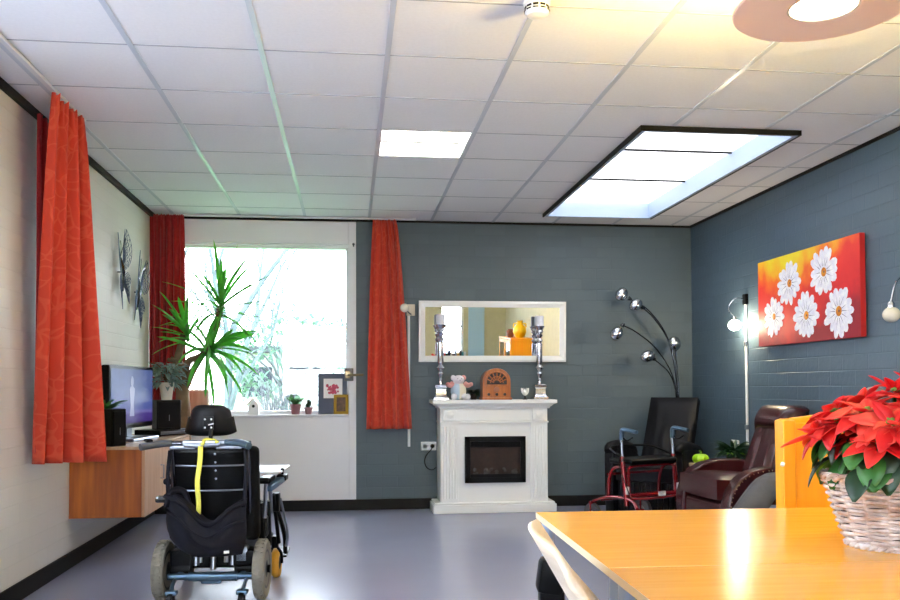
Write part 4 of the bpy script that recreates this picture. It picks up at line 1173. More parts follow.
MB().bb(-.07, .07, -.014, 0, -.04, .04, .005).build('socket_plate', M['white_plastic'], ws)
for s in (-1, 1):
    m = MB(); m.lathe([(.026, 0), (.026, .003), (.022, .003), (.022, -.004), (.001, -.004)], (s * .034, -.014, 0), 18, (0, -1, 0)); m.build('outlet', M['white_plastic'], ws)

# ------------------------------------------------------------------ maroon recliner
mc = thing('armchair', 'maroon leather recliner armchair with studded arms beneath the daisy painting', 'armchair', (2.925, 6.06, 0), R(-86))
YZX = Matrix(((0, 0, 1, 0), (1, 0, 0, 0), (0, 1, 0, 0), (0, 0, 0, 1)))
arm_prof = [(y_, z_ * .94) for y_, z_ in [(-.30, .05), (-.36, .14), (-.385, .25), (-.38, .36), (-.35, .46), (-.29, .545), (-.2, .60), (-.08, .625), (.1, .625), (.24, .61), (.36, .58), (.38, .3), (.34, .05)]]
for s in (-1, 1):
    m = MB(); m.prism(arm_prof, .13, Matrix.Translation((s * .35 - .065, 0, 0)) @ YZX, .022); a_ = m.build('armrest', M['maroon'], mc)
    m = MB()
    path = smooth_path([(s * .422, y, z) for y, z in arm_prof[1:11]], 6)
    acc = 0; last = None
    for q in path:
        if last is None or (q - last).length > .024:
            m.ell((q.x - s * .012, q.y * .955, q.z * .965), (.007, .006, .006), None, 6, 4); last = q
    m.build('nailhead_trim', M['studs'], a_)
m = MB(); pillow(m, lambda a, b, s: Vector(((a * 2 - 1) * .285, -.40 + b * .55, .40 + .03 * (1 - b) + (.07 + .035 * (1 - (2 * a - 1) ** 4) * (1 - (2 * b - 1) ** 4)) * s)), 14, 14); m.build('seat_cushion', M['maroon'], mc, sharp=60)
m = MB(); m.bb(-.285, .285, -.37, .3, .06, .34, .04, 3); m.build('base', M['maroon'], mc)
m = MB(); pillow(m, back_fn(.24, .13, .44, .30, .90, .12, .03, 7), 16, 16); bk = m.build('backrest', M['maroon'], mc, sharp=60)
m = MB(); pillow(m, lambda a, b, s: Vector(((a * 2 - 1) * .25, .25 + .05 * b + (-1 if s > 0 else 1) * (.05 + .065 * math.sin(PI * min(1, max(0, b))) ** .7 * (1 - (2 * a - 1) ** 6)), .82 + .19 * b - .03 * (2 * a - 1) ** 6)), 14, 12); m.build('head_pillow', M['maroon'], bk, sharp=70)
m = MB()
for sx in (-.24, .24):
    for sy in (-.3, .26): m.lathe([(.03, 0), (.035, .06)], (sx, sy, 0), 12)
m.build('foot', M['dark_brown'], mc)

# ------------------------------------------------------------------ seated person with chair, mostly hidden by the poinsettia
PX, PY = 2.90, 4.95
gc = thing('armchair', 'blue-grey recliner seat under the person in grey trousers', 'armchair', (PX, PY, 0), 0)
m = MB(); m.bb(-.34, .2, -.27, .27, .27, .40, .045, 3); m.build('seat_cushion', M['blue_fabric'], gc)
m = MB(); m.box((.26, 0, .62), (.12, .52, .66), (0, R(24), 0), .05, 3); m.build('backrest', M['blue_fabric'], gc)
m = MB(); m.bb(-.28, .18, -.24, .24, .06, .27, .02); m.build('base', M['black_matte'], gc)
m = MB(); m.box((-.66, 0, .13), (.3, .42, .05), (0, R(-12), 0), .02); m.bb(-.6, -.28, -.03, .03, .07, .11, .005); m.build('footrest', M['blue_fabric'], gc)
m = MB()
for sx in (-.22, .14):
    for sy in (-.2, .2): m.lathe([(.025, 0), (.03, .06)], (sx, sy, 0), 12)
m.build('foot', M['black_plastic'], gc)

pe = thing('person', 'person in grey trousers reclining behind the orange chair, bent knee showing', 'person', (PX, PY, 0), 0)
J = {}
def jt(n, p, rr): J[n] = (Vector(p), rr)
jt('pelvis', (.02, 0, .50), .125); jt('belly', (.10, 0, .62), .125); jt('chest', (.2, 0, .78), .135); jt('neckb', (.275, 0, .9), .07); jt('neck', (.285, 0, .95), .05)
jt('head', (.285, 0, 1.03), .085); jt('crown', (.30, 0, 1.09), .07); jt('nose', (.19, 0, 1.02), .014)
for s, nm in ((-1, 'l'), (1, 'r')):
    q_ = .09 if s > 0 else 0
    jt(nm + 'hip', (-.02, s * .09, .49), .1); jt(nm + 'thigh', (-.22 + q_ * .5, s * .09, .535), .092)
    jt(nm + 'knee', (-.42 + q_, s * .09, .565), .085); jt(nm + 'calf', (-.53 + q_, s * .09, .43), .088); jt(nm + 'cuff', (-.66 + q_, s * .09, .28), .072); jt(nm + 'ankle', (-.69 + q_, s * .09, .245), .042); jt(nm + 'heel', (-.70 + q_, s * .09, .205), .04); jt(nm + 'toe', (-.82 + q_, s * .105, .25), .034)
    jt(nm + 'sh', (.25, s * .17, .86), .065); jt(nm + 'elb', (.1, s * .25, .64), .046); jt(nm + 'wr', (-.1, s * .17, .64), .03); jt(nm + 'palm', (-.16, s * .14, .64), .03)
    for k in range(4):
        yy = s * (.14 + (k - 1.5) * .021); jt(f'{nm}f{k}a', (-.2, yy, .645), .0095); jt(f'{nm}f{k}b', (-.225 - .006 * (1.5 - abs(k - 1.5)), yy, .64), .009); jt(f'{nm}f{k}c', (-.243 - .008 * (1.5 - abs(k - 1.5)), yy, .622), .008)
    jt(nm + 'ta', (-.155, s * .09, .645), .011); jt(nm + 'tb', (-.18, s * .075, .64), .0095)
E_ = [('pelvis', 'belly'), ('belly', 'chest'), ('chest', 'neckb'), ('neckb', 'neck'), ('neck', 'head'), ('head', 'crown'), ('head', 'nose')]
for nm in 'lr':
    E_ += [('pelvis', nm + 'hip'), (nm + 'hip', nm + 'thigh'), (nm + 'thigh', nm + 'knee'), (nm + 'knee', nm + 'calf'), (nm + 'calf', nm + 'cuff'), (nm + 'cuff', nm + 'ankle'), (nm + 'ankle', nm + 'heel'), (nm + 'heel', nm + 'toe'),
           ('chest', nm + 'sh'), (nm + 'sh', nm + 'elb'), (nm + 'elb', nm + 'wr'), (nm + 'wr', nm + 'palm'), (nm + 'palm', nm + 'ta'), (nm + 'ta', nm + 'tb')]
    for k in range(4): E_ += [(nm + 'palm', f'{nm}f{k}a'), (f'{nm}f{k}a', f'{nm}f{k}b'), (f'{nm}f{k}b', f'{nm}f{k}c')]
names = list(J); idx = {n: i for i, n in enumerate(names)}
me = bpy.data.meshes.new('body_skeleton'); me.from_pydata([J[n][0] for n in names], [(idx[a], idx[b]) for a, b in E_], [])
sk = bpy.data.objects.new('body_skeleton', me); COL.objects.link(sk)
md = sk.modifiers.new('skin', 'SKIN'); md.use_smooth_shade = True
for i, n in enumerate(names):
    sv = me.skin_vertices[0].data[i]; sv.radius = (J[n][1], J[n][1]); sv.use_root = (n == 'pelvis')
subd(sk, 1)
dg = bpy.context.evaluated_depsgraph_get(); dg.update()
bm_ = bpy.data.meshes.new_from_object(sk.evaluated_get(dg)); bm_.name = 'body'
COL.objects.unlink(sk); bpy.data.objects.remove(sk)
body = bpy.data.objects.new('body', bm_); COL.objects.link(body); body.parent = pe
bm_.materials.clear()
for k in ('skin', 'sweater', 'trouser', 'shoe'): bm_.materials.append(M[k])
def seg_kind(a_, b_):
    for q_ in (a_, b_):
        if q_ in ('neck', 'head', 'crown', 'nose') or q_[1:] in ('palm', 'ta', 'tb') or q_[1:2] == 'f' and q_[-1] in 'abc': return 0
    if b_[1:] in ('toe', 'heel'): return 3
    if b_[1:] in ('hip', 'thigh', 'knee', 'calf', 'cuff', 'ankle'): return 2
    return 1
segs = [(J[a_][0], J[b_][0], J[a_][1], J[b_][1], seg_kind(a_, b_)) for a_, b_ in E_]
for p in bm_.polygons:
    c = p.center; best = None
    for A_, B_, ra_, rb2, k in segs:
        d_ = B_ - A_; t_ = max(0, min(1, (c - A_).dot(d_) / max(1e-9, d_.length_squared)))
        q_ = (c - A_ - d_ * t_).length - (ra_ + (rb2 - ra_) * t_)
        if best is None or q_ < best[0]: best = (q_, k)
    p.material_index = best[1]; p.use_smooth = True
m = MB(); m.ell((.315, 0, 1.065), (.092, .093, .085)); 
for s in (-1, 1): m.ell((.33, s * .07, 1.01), (.05, .025, .06))
m.build('hair', M['hair'], pe)
m = MB()
for s in (-1, 1):
    m.mi = 0; m.ell((.222, s * .03, 1.045), .012, None, 10, 8)
    m.mi = 1; m.ell((.2115, s * .03, 1.045), .005, None, 8, 6)
m.build('eye', [M['white_plastic'], M['dark_brown']], pe)
m = MB()
for s in (-1, 1): m.ell((.285, s * .088, 1.025), (.02, .01, .03), None, 10, 8)
m.build('ear', M['skin'], pe)
m = MB(); m.ell((.203, 0, .983), (.008, .024, .006), None, 10, 6); m.build('mouth', M['plush_pink'], pe)

# ------------------------------------------------------------------ tables
RZ = R(-1.5)
def table(label, x, y, L, D):
    t = thing('table', label, 'table', (x, y, 0), RZ)
    m = MB(); m.bb(0, L, -D, 0, .729, .75, .003)
    tp = m.build('tabletop', [M['honey'], M['honey_edge']], t)
    for p in tp.data.polygons:
        if p.normal.z < .5: p.material_index = 1
    m = MB()
    for ly in (-D + .06, -.09): m.bb(.17, L - .17, ly, ly + .03, .68, .729, .002)
    for lx in (.14, L - .17): m.bb(lx, lx + .03, -D + .06, -.06, .68, .729, .002)
    m.build('apron', M['leg_grey'], t)
    for lx in (.032, L - .032):
        for ly in (-.035, -D + .035):
            m = MB(); m.tube([(lx, ly, .729), (lx, ly, .02)], .019, 14); lg = m.build('leg', M['leg_grey'], t)
            m = MB(); m.lathe([(.021, 0), (.021, .025)], (lx, ly, 0), 12); m.build('foot_cap', M['black_plastic'], lg)
table('honey wood dining table at the far side holding the poinsettia, grey tube legs', .595, 2.727, 1.6, .855)
table('honey wood dining table closest to the camera, pushed against the other one', .595 - .0225, 2.727 - .8555, 1.6, .8)
# bentwood chair at left side of the tables: local faces +x
ch_ = thing('dining_chair', 'pale bentwood chair with grey tube frame at the left side of the tables', 'chair', (.657, 1.70, 0), R(-7))
m = MB()
def bw(a, b, s=0):
    yy = (a - .5) * .46; q = (2 * a - 1)
    zz = .60 + b * .262 - .09 * (q ** 6) * (b - .3)
    return Vector((-.215 - .0 + .05 * q * q - (b - .5) * .15, yy, zz))
m.grid(bw, 24, 8); solid(m.build('backrest', M['pale_ply'], ch_, recalc=False), .011)
m = MB(); m.grid(lambda a, b: Vector((-.17 + a * .4, (b - .5) * (.4 + .04 * a), .45 + .015 * math.sin(PI * b) * -1 - .02 * max(0, a - .85) / .15)), 14, 10); solid(m.build('seat', M['pale_ply'], ch_, recalc=False), .014)
for s in (-1, 1):
    m = MB(); m.tube([(-.175, s * .17, .70), (-.165, s * .18, .6), (-.16, s * .19, .43), (-.21, s * .2, .0)], .011, 10, 4); m.build('leg', M['leg_grey'], ch_)
    m = MB(); m.tube([(-.16, s * .19, .43), (.18, s * .2, .43), (.215, s * .2, .4), (.23, s * .205, .0)], .011, 10, 4); m.build('leg', M['leg_grey'], ch_)
for s in (-1, 1):
    m = MB(); m.box((-.218, s * .285, .705), (.065, .06, .085), (0, R(8), 0), .014); m.box((-.218, s * .285, .65), (.06, .05, .05), None, .008)
    ar = lab(m.build('armrest', M['black_plastic'], ch_), 'black moulded armrest')
    m = MB(); m.tube([(-.218, s * .285, .66), (-.185, s * .275, .5), (-.16, s * .2, .43)], .018, 10, 3); m.build('arm_post', M['black_plastic'], ar)
# orange wood high-back chair at far side: local faces -y
oc = thing('dining_chair', 'high-backed orange wooden chair behind the table and the poinsettia', 'chair', (1.895, 3.05, 0), R(-4))
m = MB(); m.bb(-.2, .2, .062, .09, .40, 1.012, .006); m.build('back_panel', M['orange_wood'], oc)
for s in (-1, 1):
    m = MB(); m.prism([(.055, 0), (.10, 0), (.125, .5), (.13, 1.02), (.09, 1.028), (.05, 1.02), (.05, .5)], .05, Matrix.Translation((s * .225 - .025, 0, 0)) @ YZX, .006); m.build('stile', M['orange_wood'], oc)
    m = MB(); m.bb(s * .225 - .022, s * .225 + .022, -.36, -.318, 0, .43, .004); m.build('leg', M['orange_wood'], oc)
m = MB(); m.prism([(-.2, 1.0), (.2, 1.0), (.2, 1.03), (.1, 1.042), (-.1, 1.042), (-.2, 1.03)], .04, Matrix.Translation((0, .11, 0)) @ XZ, .004); m.build('top_rail', M['orange_wood'], oc)
m = MB(); m.bb(-.24, .24, -.37, .055, .43, .465, .008); m.build('seat', M['orange_wood'], oc)
m = MB(); m.tube([(-.252, .05, .86), (-.258, .045, .85)], .008, 8); m.build('screw_cap', M['white_plastic'], oc)

# ------------------------------------------------------------------ poinsettia
po = thing('poinsettia', 'red poinsettia in a whitewashed wicker basket on the table', 'plant', (1.356, 2.03, .75), R(10))
m = MB(); rb, rt_, hb_ = .094, .152, .172
nst = 16
def br_(z): t = z / hb_; return rb + (rt_ - rb) * (t ** .9)
for k in range(nst):
    a = 2 * PI * k / nst
    m.tube([((br_(z) + .001) * math.cos(a), (br_(z) + .001) * math.sin(a), z) for z in (.004, .05, .1, .15, hb_)], .0035, 5)
rows_ = 19
for q in range(rows_):
    z = .01 + q * (hb_ - .018) / (rows_ - 1)
    pts = []
    for k in range(nst * 4):
        a = 2 * PI * k / (nst * 4)
        w = .008 * math.sin(a * nst / 2 + (PI if q % 2 else 0)); rr = br_(z) + w
        pts.append((rr * math.cos(a), rr * math.sin(a), z + .0012 * math.sin(a * 7 + q)))
    m.tube(pts, .0046, 6, closed=True)
bk = m.build('basket', M['wicker'], po)
m = MB()
for zz, rr in ((hb_ + .003, rt_ + .002), (.004, rb + .003)):
    for j in range(2):
        m.tube([((rr + .006 * math.cos(a * 16 + j * PI)) * math.cos(a), (rr + .006 * math.cos(a * 16 + j * PI)) * math.sin(a), zz + .006 * math.sin(a * 16 + j * PI)) for a in [2 * PI * k / 96 for k in range(96)]], .0065, 6, closed=True)
m.build('braided_rim', M['wicker'], bk)
for a0 in (R(-100), R(80)):
    m = MB(); pts = []
    for t in range(9):
        a = a0 + (t / 8 - .5) * .5; z = .03 + .15 * math.sin(PI * t / 8) ** .6; rr = br_(z) + .012
        pts.append((rr * math.cos(a), rr * math.sin(a), z))
    m.tube(pts, .006, 6, 4)
    for dd in (-.25, .25):
        a = a0 + dd; m.tube([((br_(z) + .01) * math.cos(a), (br_(z) + .01) * math.sin(a), z) for z in (.01, .08, .17)], .005, 6)
    m.build('handle_rib', M['wicker'], bk)
m = MB(); m.lathe([(rb - .008, .012), (rt_ - .014, hb_ - .03), (.001, hb_ - .02)], seg=24); m.build('soil', M['soil'], po)
rnd = random.Random(33)
m = MB()
heads = []
for k, (a, rr, z) in enumerate(((3.2, .09, .285), (2.5, .16, .28), (3.85, .15, .265), (2.85, .12, .31), (3.5, .10, .335), (4.0, .155, .31), (4.6, .10, .35), (4.95, .165, .31), (5.6, .14, .345), (.3, .16, .36), (1.3, .13, .35), (2.1, .13, .33), (0, .02, .385), (.0, .09, .39), (5.9, .19, .32))):
    heads.append(Vector((rr * math.cos(a), rr * math.sin(a), z * .985)))
for hnd in heads: m.tube([(hnd.x * .2, hnd.y * .2, hb_ - .03), (hnd.x * .6, hnd.y * .6, .24), hnd - Vector((0, 0, .004))], .005, 6, 3)
m.build('stems', M['leaf'], po)
for hi, hnd in enumerate(heads):
    m = MB(); out = Vector((hnd.x, hnd.y, .25)).normalized()
    x, y, z = frame_from(out)
    n1 = 7
    for k in range(n1):
        a = 2 * PI * k / n1 + rnd.uniform(-.2, .2)
        d = (x * math.cos(a) + y * math.sin(a)) + z * rnd.uniform(-.05, .3)
        m.mi = rnd.choice((0, 0, 1)); m.blade(hnd, d, z, rnd.uniform(.082, .106), rnd.uniform(.047, .063), rnd.uniform(.1, 1.1), 7, rnd.uniform(.05, .3), 'leaf', rnd.uniform(-.5, .5))
    for k in range(5):
        a = 2 * PI * k / 5 + rnd.uniform(-.3, .3)
        d = (x * math.cos(a) + y * math.sin(a)) + z * rnd.uniform(.3, .8)
        m.mi = rnd.choice((0, 1)); m.blade(hnd + z * .008, d, z, rnd.uniform(.05, .08), rnd.uniform(.03, .042), rnd.uniform(-.2, .5), 6, .2, 'leaf', rnd.uniform(-.5, .5))
    m.mi = 2
    for k in range(7): m.ell(hnd + z * .016 + x * rnd.uniform(-.012, .012) + y * rnd.uniform(-.012, .012), .005, None, 6, 5)
    solid(m.build('flower_head', [M['bract'], M['bract2'], M['young_leaf']], po, recalc=False), .0012)
m = MB()
for k in range(80):
    a = rnd.uniform(0, 2 * PI); z = rnd.uniform(.2, .285); rr = rnd.uniform(.07, .15)
    m.mi = 0 if rnd.random() < .4 else (1 if rnd.random() < .85 else 2)
    m.blade((rr * math.cos(a), rr * math.sin(a), z), (math.cos(a), math.sin(a), rnd.uniform(-1.0, .1)), (0, 0, 1), rnd.uniform(.08, .115), rnd.uniform(.06, .08), rnd.uniform(.8, 2.0), 7, .1)
solid(m.build('green_leaves', [M['dark_leaf'], M['leaf'], M['young_leaf']], po, recalc=False), .0012)

# ------------------------------------------------------------------ disc pendant lamp
dl = thing('pendant_lamp', 'large salmon disc ceiling lamp with a glowing round centre above the tables', 'ceiling lamp', (1.535, 2.60, 2.388))
m = MB(); m.lathe([(.112, .0), (.279, 0), (.284, .004), (.279, .008), (.112, .008), (.112, .0)], seg=64, cap=False); m.build('disc_shade', M['salmon'], dl, sharp=30)
m = MB(); m.lathe([(.112, .001), (.118, .004), (.118, .03), (.104, .03), (.104, .001), (.112, .001)], seg=48, cap=False); m.build('glass_ring', M['pot_cream'], dl)
m = MB(); m.lathe([(.001, .004), (.104, .006)], seg=40, cap=False); m.build('frosted_glass', M['frost'], dl)
m = MB(); m.tube([(.2 * math.cos(a), .2 * math.sin(a), .035) for a in [2 * PI * k / 48 for k in range(48)]], .012, 8, closed=True); m.build('ring_tube', M['tube_warm'], dl)
m = MB(); m.lathe([(.11, .03), (.11, .05), (.03, .06), (.015, .07), (.012, HC - 2.388 - .04), (.05, HC - 2.388 - .035), (.06, HC - 2.388 - .001)], seg=32); m.build('stem', M['salmon'], dl)
m = MB()
for k in range(3):
    a = k * 2.09; m.tube([(.1 * math.cos(a), .1 * math.sin(a), .04), (.2 * math.cos(a), .2 * math.sin(a), .02), (.24 * math.cos(a), .24 * math.sin(a), .008)], .004, 6)
m.build('bracket', M['steel'], dl)

# ------------------------------------------------------------------ wheelchair (rear view)
wc = thing('wheelchair', 'black electric wheelchair with headrest and a bag on its back, seen from behind', 'wheelchair', (-.745, 4.83, 0), R(-3.5))
for s in (-1, 1):
    m = MB(); m.lathe([(.105, -.026), (.13, -.034), (.15, -.03), (.16, -.012), (.162, 0), (.16, .012), (.15, .03), (.13, .034), (.105, .026)], (s * .265, 0, .162), 36, (1, 0, 0))
    for k in range(30):
        a = 2 * PI * k / 30
        for q in (-1, 1): m.box((s * .265 + q * .013, .159 * math.cos(a + q * .05), .162 + .159 * math.sin(a + q * .05)), (.018, .012, .008), (a + q * .05 + PI / 2, 0, 0))
    w = m.build('drive_wheel', M['tyre_grey'], wc)
    m = MB(); m.lathe([(.03, -.03), (.07, -.02), (.1, -.028), (.108, -.026), (.108, .026), (.1, .028), (.07, .02), (.03, .03)], (s * .265, 0, .162), 24, (1, 0, 0))
    m.cyl((s * .265 + s * .02, 0, .162), (s * .265 + s * .045, 0, .162), .022)
    m.build('rim', M['black_plastic'], w)
    # casters
    m = MB(); m.lathe([(.05, -.02), (.078, -.024), (.088, -.01), (.088, .01), (.078, .024), (.05, .02)], (s * .266, .53, .088), 28, (1, 0, 0)); c_ = m.build('caster', M['tyre_yellow'], wc)
    m = MB(); m.lathe([(.012, -.026), (.05, -.018), (.05, .018), (.012, .026)], (s * .266, .53, .088), 18, (1, 0, 0))
    for q in (-1, 1): m.tube([(s * .266 + q * .033, .53, .088), (s * .266 + q * .033, .5, .15), (s * .266 + q * .01, .47, .2)], .009, 8, 3)
    m.lathe([(.022, .19), (.022, .26)], (s * .266, .47, 0), 14)
    m.build('caster_fork', M['black_plastic'], c_)
    m = MB(); m.cyl((s * .12, .02, .16), (s * .225, .02, .16), .05, 20); m.bb(s * .17 - .06, s * .17 + .06, -.02, .1, .17, .27, .015); m.build('motor', M['black_plastic'], wc)
    # anti tip wheels
    m = MB(); m.tube([(s * .19, .02, .13), (s * .19, -.1, .11), (s * .185, -.16, .06)], .011, 8, 3); m.bb(s * .185 - .03, s * .185 + .03, -.175, -.12, .06, .085, .008); a_ = m.build('anti_tipper', M['bluegrey_metal'], wc)
    m = MB(); m.lathe([(.02, -.012), (.035, -.014), (.038, 0), (.035, .014), (.02, .012)], (s * .185, -.165, .038), 18, (1, 0, 0)); m.build('tip_wheel', M['black_plastic'], a_)
m = MB(); m.tube([(-.23, -.05, .135), (.23, -.05, .135)], .018, 14); m.tube([(-.12, -.05, .135), (.14, -.05, .135)], .026, 16); m.tube([(-.2, .0, .16), (-.13, -.05, .125)], .016, 8); m.tube([(.2, .0, .16), (.13, -.05, .125)], .016, 8)
m.bb(-.06, .05, -.04, .02, .09, .15, .01)
m.build('axle_tube', M['bluegrey_metal'], wc)
m = MB(); m.bb(-.17, .17, .03, .5, .16, .32, .02); m.bb(-.19, .19, .05, .52, .32, .36, .01)
for s in (-1, 1): m.tube([(s * .2, -.0, .17), (s * .23, .1, .26), (s * .24, .47, .27)], .017, 8, 3)
m.build('chassis', M['black_plastic'], wc)
m = MB()
for s in (-1, 1): m.tube([(s * .10, .03, .18), (s * .1, .05, .36)], .022, 10); m.tube([(s * .07, .0, .2), (s * .07, .02, .33)], .012, 8)
m.tube([(.0, .0, .16), (.0, .03, .4)], .016, 10); m.bb(.12, .19, -.02, .04, .2, .29, .01)
m.build('lift_column', M['steel'], wc)
m = MB(); m.bb(-.215, .215, .03, .47, .40, .48, .03, 3); m.build('seat_cushion', M['black_matte'], wc)
m = MB(); m.bb(-.22, .22, .02, .48, .36, .40, .01); m.build('seat_plate', M['black_plastic'], wc)
# shell back: curved
m = MB()
m.grid(lambda a, b: Vector((-.02 + (a - .5) * .38, -.02 + .05 * (2 * a - 1) ** 2 - .06 * b, .44 + .40 * b)), 18, 10)
sh_ = solid(m.build('backrest', M['black_plastic'], wc, recalc=False), .03, 1)
m = MB(); m.grid(lambda a, b: Vector((-.02 + (a - .5) * .36, .03 + .05 * (2 * a - 1) ** 2 - .06 * b + .0, .46 + .38 * b)), 14, 8); solid(m.build('back_cushion', M['black_matte'], sh_, recalc=False), .05, 0)
m = MB()
for z in (.60, .735):
    bq = (z - .44) / .4
    m.tube([(-.02 + (a - .5) * .39, -.055 + .05 * (2 * a - 1) ** 2 - .06 * bq, z) for a in [k / 14 for k in range(15)]], .005, 6)
m.bb(-.21, .17, -.105, -.085, .825, .845, .004)
m.build('trim_strip', M['steel'], sh_)
m = MB()
for k in range(4): m.lathe([(.006, 0), (.005, .004), (.001, .005)], (.032, -.113 + k * .009, .80 - k * .045), 8, (0, -1, 0))
m.build('bolt', M['steel'], sh_)
m = MB()
for s in (-1, 1): m.tube([(s * .195, .02, .36), (s * .2, -.03, .6), (s * .2, -.095, .86)], .013, 10, 4)
m.tube([(-.22, -.10, .857), (.22, -.10, .857)], .013, 10)
m.build('back_frame', M['dark_chrome'], wc)
m = MB(); m.tube([(-.2, -.1, .857), (-.25, -.12, .857), (-.335, -.2, .845)], [.017, .019, .019], 12, 3); m.build('push_handle', M['grey_rubber'], wc)
m = MB(); m.tube([(.09, -.11, .862), (.17, -.16, .862), (.23, -.22, .85)], [.017, .02, .02], 12, 3); m.build('push_handle', M['bluegrey_metal'], wc)
m = MB(); m.bb(-.14, .1, -.125, -.09, .845, .875, .01); m.tube([(-.13, -.12, .85), (-.05, -.125, .845), (.06, -.125, .852)], .012, 8, 3); m.build('tilt_bracket', M['steel'], wc)
# headrest
m = MB()
def hr(a, b, s):
    q = 2 * a - 1
    w = .14 * (1 - .26 * b) ; 
    x = -.022 + q * w; z = .892 + .17 * b - .012 * (q ** 4) * (1 if b > .5 else 0) - .02 * (abs(q) ** 5) * (1 if b > .5 else -1)
    e = (1 - q ** 6) * (1 - (2 * b - 1) ** 6)
    return Vector((x, -.02 + .055 * q * q + (-1 if s < 0 else 1) * (.012 + .028 * e), z + .0))
pillow(m, hr, 18, 12); hdr = m.build('headrest', M['black_leather'], wc, sharp=60)
m = MB(); m.bb(-.04, .014, -.078, -.055, .925, 1.0, .004); m.tube([(.005, -.08, .93), (.005, -.095, .89), (.005, -.09, .84)], .011, 8, 3); hb2 = m.build('headrest_bracket', M['black_plastic'], hdr)
m = MB()
for x in (-.03, .004):
    for z in (.94, .985): m.lathe([(.006, 0), (.005, .004), (.001, .005)], (x, -.078, z), 8, (0, -1, 0))
m.tube([(-.01, -.084, .955), (.018, -.084, .962)], .004, 6)
m.build('screw', M['white_plastic'], hb2)
# lanyard
m = MB(); m.grid(lambda a, b: Vector((-.04 + (a - .5) * .026 - .008 * b + .004 * math.sin(9 * b), -.135 - .02 * math.sin(PI * b) - .015 * b, .845 - .36 * b)), 2, 16); m.tube([(-.03, -.14, .85), (-.02, -.115, .875), (.02, -.1, .872), (.05, -.13, .86)], .009, 6, 4)
ly = solid(m.build('lanyard', M['yellow_strap'], wc, recalc=False), .003)
m = MB(); m.tube([(-.048, -.152, .485), (-.048, -.152, .455)], .008, 8); m.bb(-.067, -.015, -.165, -.14, .42, .445, .004); m.build('buckle', M['steel'], ly)
# bag: sagging satchel hanging behind the back
bg = thing('bag', 'dark navy cloth bag slung on the back of the wheelchair', 'bag', (-.76, 4.70, .40), R(-5))
m = MB()
def bagf(a, b, s):
    q = 2 * a - 1
    zt = .185 - .135 * math.exp(-((q - .12) / .5) ** 2) - .015 * q
    zb_ = -.135 + .10 * max(0, -q) ** 2 + .005 * q
    z = zb_ + (zt - zb_) * b
    e = (1 - abs(q) ** 3) * math.sin(PI * (.12 + .78 * b)) ** .8
    wr = .014 * math.sin(9 * b + 5 * q + 2 * noise.noise(Vector((q * 2, b * 3, 0)))) * e + .008 * noise.noise(Vector((q * 4, b * 6, 2)))
    x = q * .215 * (1 - .12 * (1 - b) ** 2) * (1 + .03 * math.sin(6 * b))
    return Vector((x, (-.1 * e - .012 + wr if s > 0 else .01 + .01 * e), z))
pillow(m, bagf, 26, 20); m.build('pouch', M['bag'], bg, sharp=80)
m = MB(); m.tube([bagf(k / 20, .93, 1) + Vector((0, -.012, 0)) for k in range(21)], .014, 8, 2); m.tube([bagf(k / 20, .62, 1) + Vector((0, -.006, -.0)) for k in range(21)], .007, 6, 2); m.build('hem_roll', M['bag'], bg)
m = MB(); m.tube([(-.205, -.02, .13), (-.17, -.03, .21), (-.12, -.0, .2), (-.09, -.01, .13)], .018, 8, 5); m.build('carry_loop', M['bag'], bg)
for pth in ([(.2, -.02, .12), (.21, .0, .3), (.2, .02, .42)], [(-.2, -.01, .13), (-.205, .0, .3), (-.2, .02, .42)]):
    m = MB(); m.tube(pth, .011, 8, 4); m.build('strap', M['bag'], bg)
m = MB(); m.box((.13, -.105, -.10), (.028, .004, .014), (0, 0, R(25)), .001); m.build('label_tab', M['white_plastic'], bg)
# right side: padded panel, armrest, tray, joystick, legrest hardware
m = MB(); m.box((.205, .02, .575), (.085, .09, .52), (R(6), 0, 0), .03, 3); m.build('side_pad', M['black_matte'], wc)
m = MB(); m.bb(-.25, -.21, .05, .4, .36, .62, .012); m.build('side_guard', M['black_plastic'], wc)
for s in (-1, 1):
    m = MB(); m.bb(s * .262 - .035, s * .262 + .035, .08, .29, .615, .65, .014, 3); ar = m.build('armrest', M['black_plastic'], wc)
    m = MB(); m.tube([(s * .26, .12, .42), (s * .265, .13, .62)], .011, 8); m.tube([(s * .26, .36, .42), (s * .265, .27, .62)], .011, 8); m.build('arm_post', M['steel'], ar)
m = MB(); m.bb(-.31, -.25, -.03, .04, .53, .565, .012); m.tube([(-.22, -.02, .55), (-.29, -.03, .55)], .012, 8); m.build('arm_hinge', M['dark_chrome'], wc)
m = MB(); m.bb(.06, .325, .3, .72, .652, .664, .004); lab(m.build('tray', M['white_plastic'], wc), 'white tray on the right armrest')
m = MB(); m.box((.30, .26, .60), (.05, .28, .035), (R(7), 0, R(-10)), .01); jx = m.build('joystick_arm', M['bluegrey_metal'], wc)
m = MB(); m.bb(.29, .35, .34, .44, .603, .64, .01); m.cyl((.32, .39, .635), (.32, .39, .66), .008, 8); m.ell((.32, .39, .665), .012, None, 10, 8); m.build('joystick', M['black_plastic'], jx)
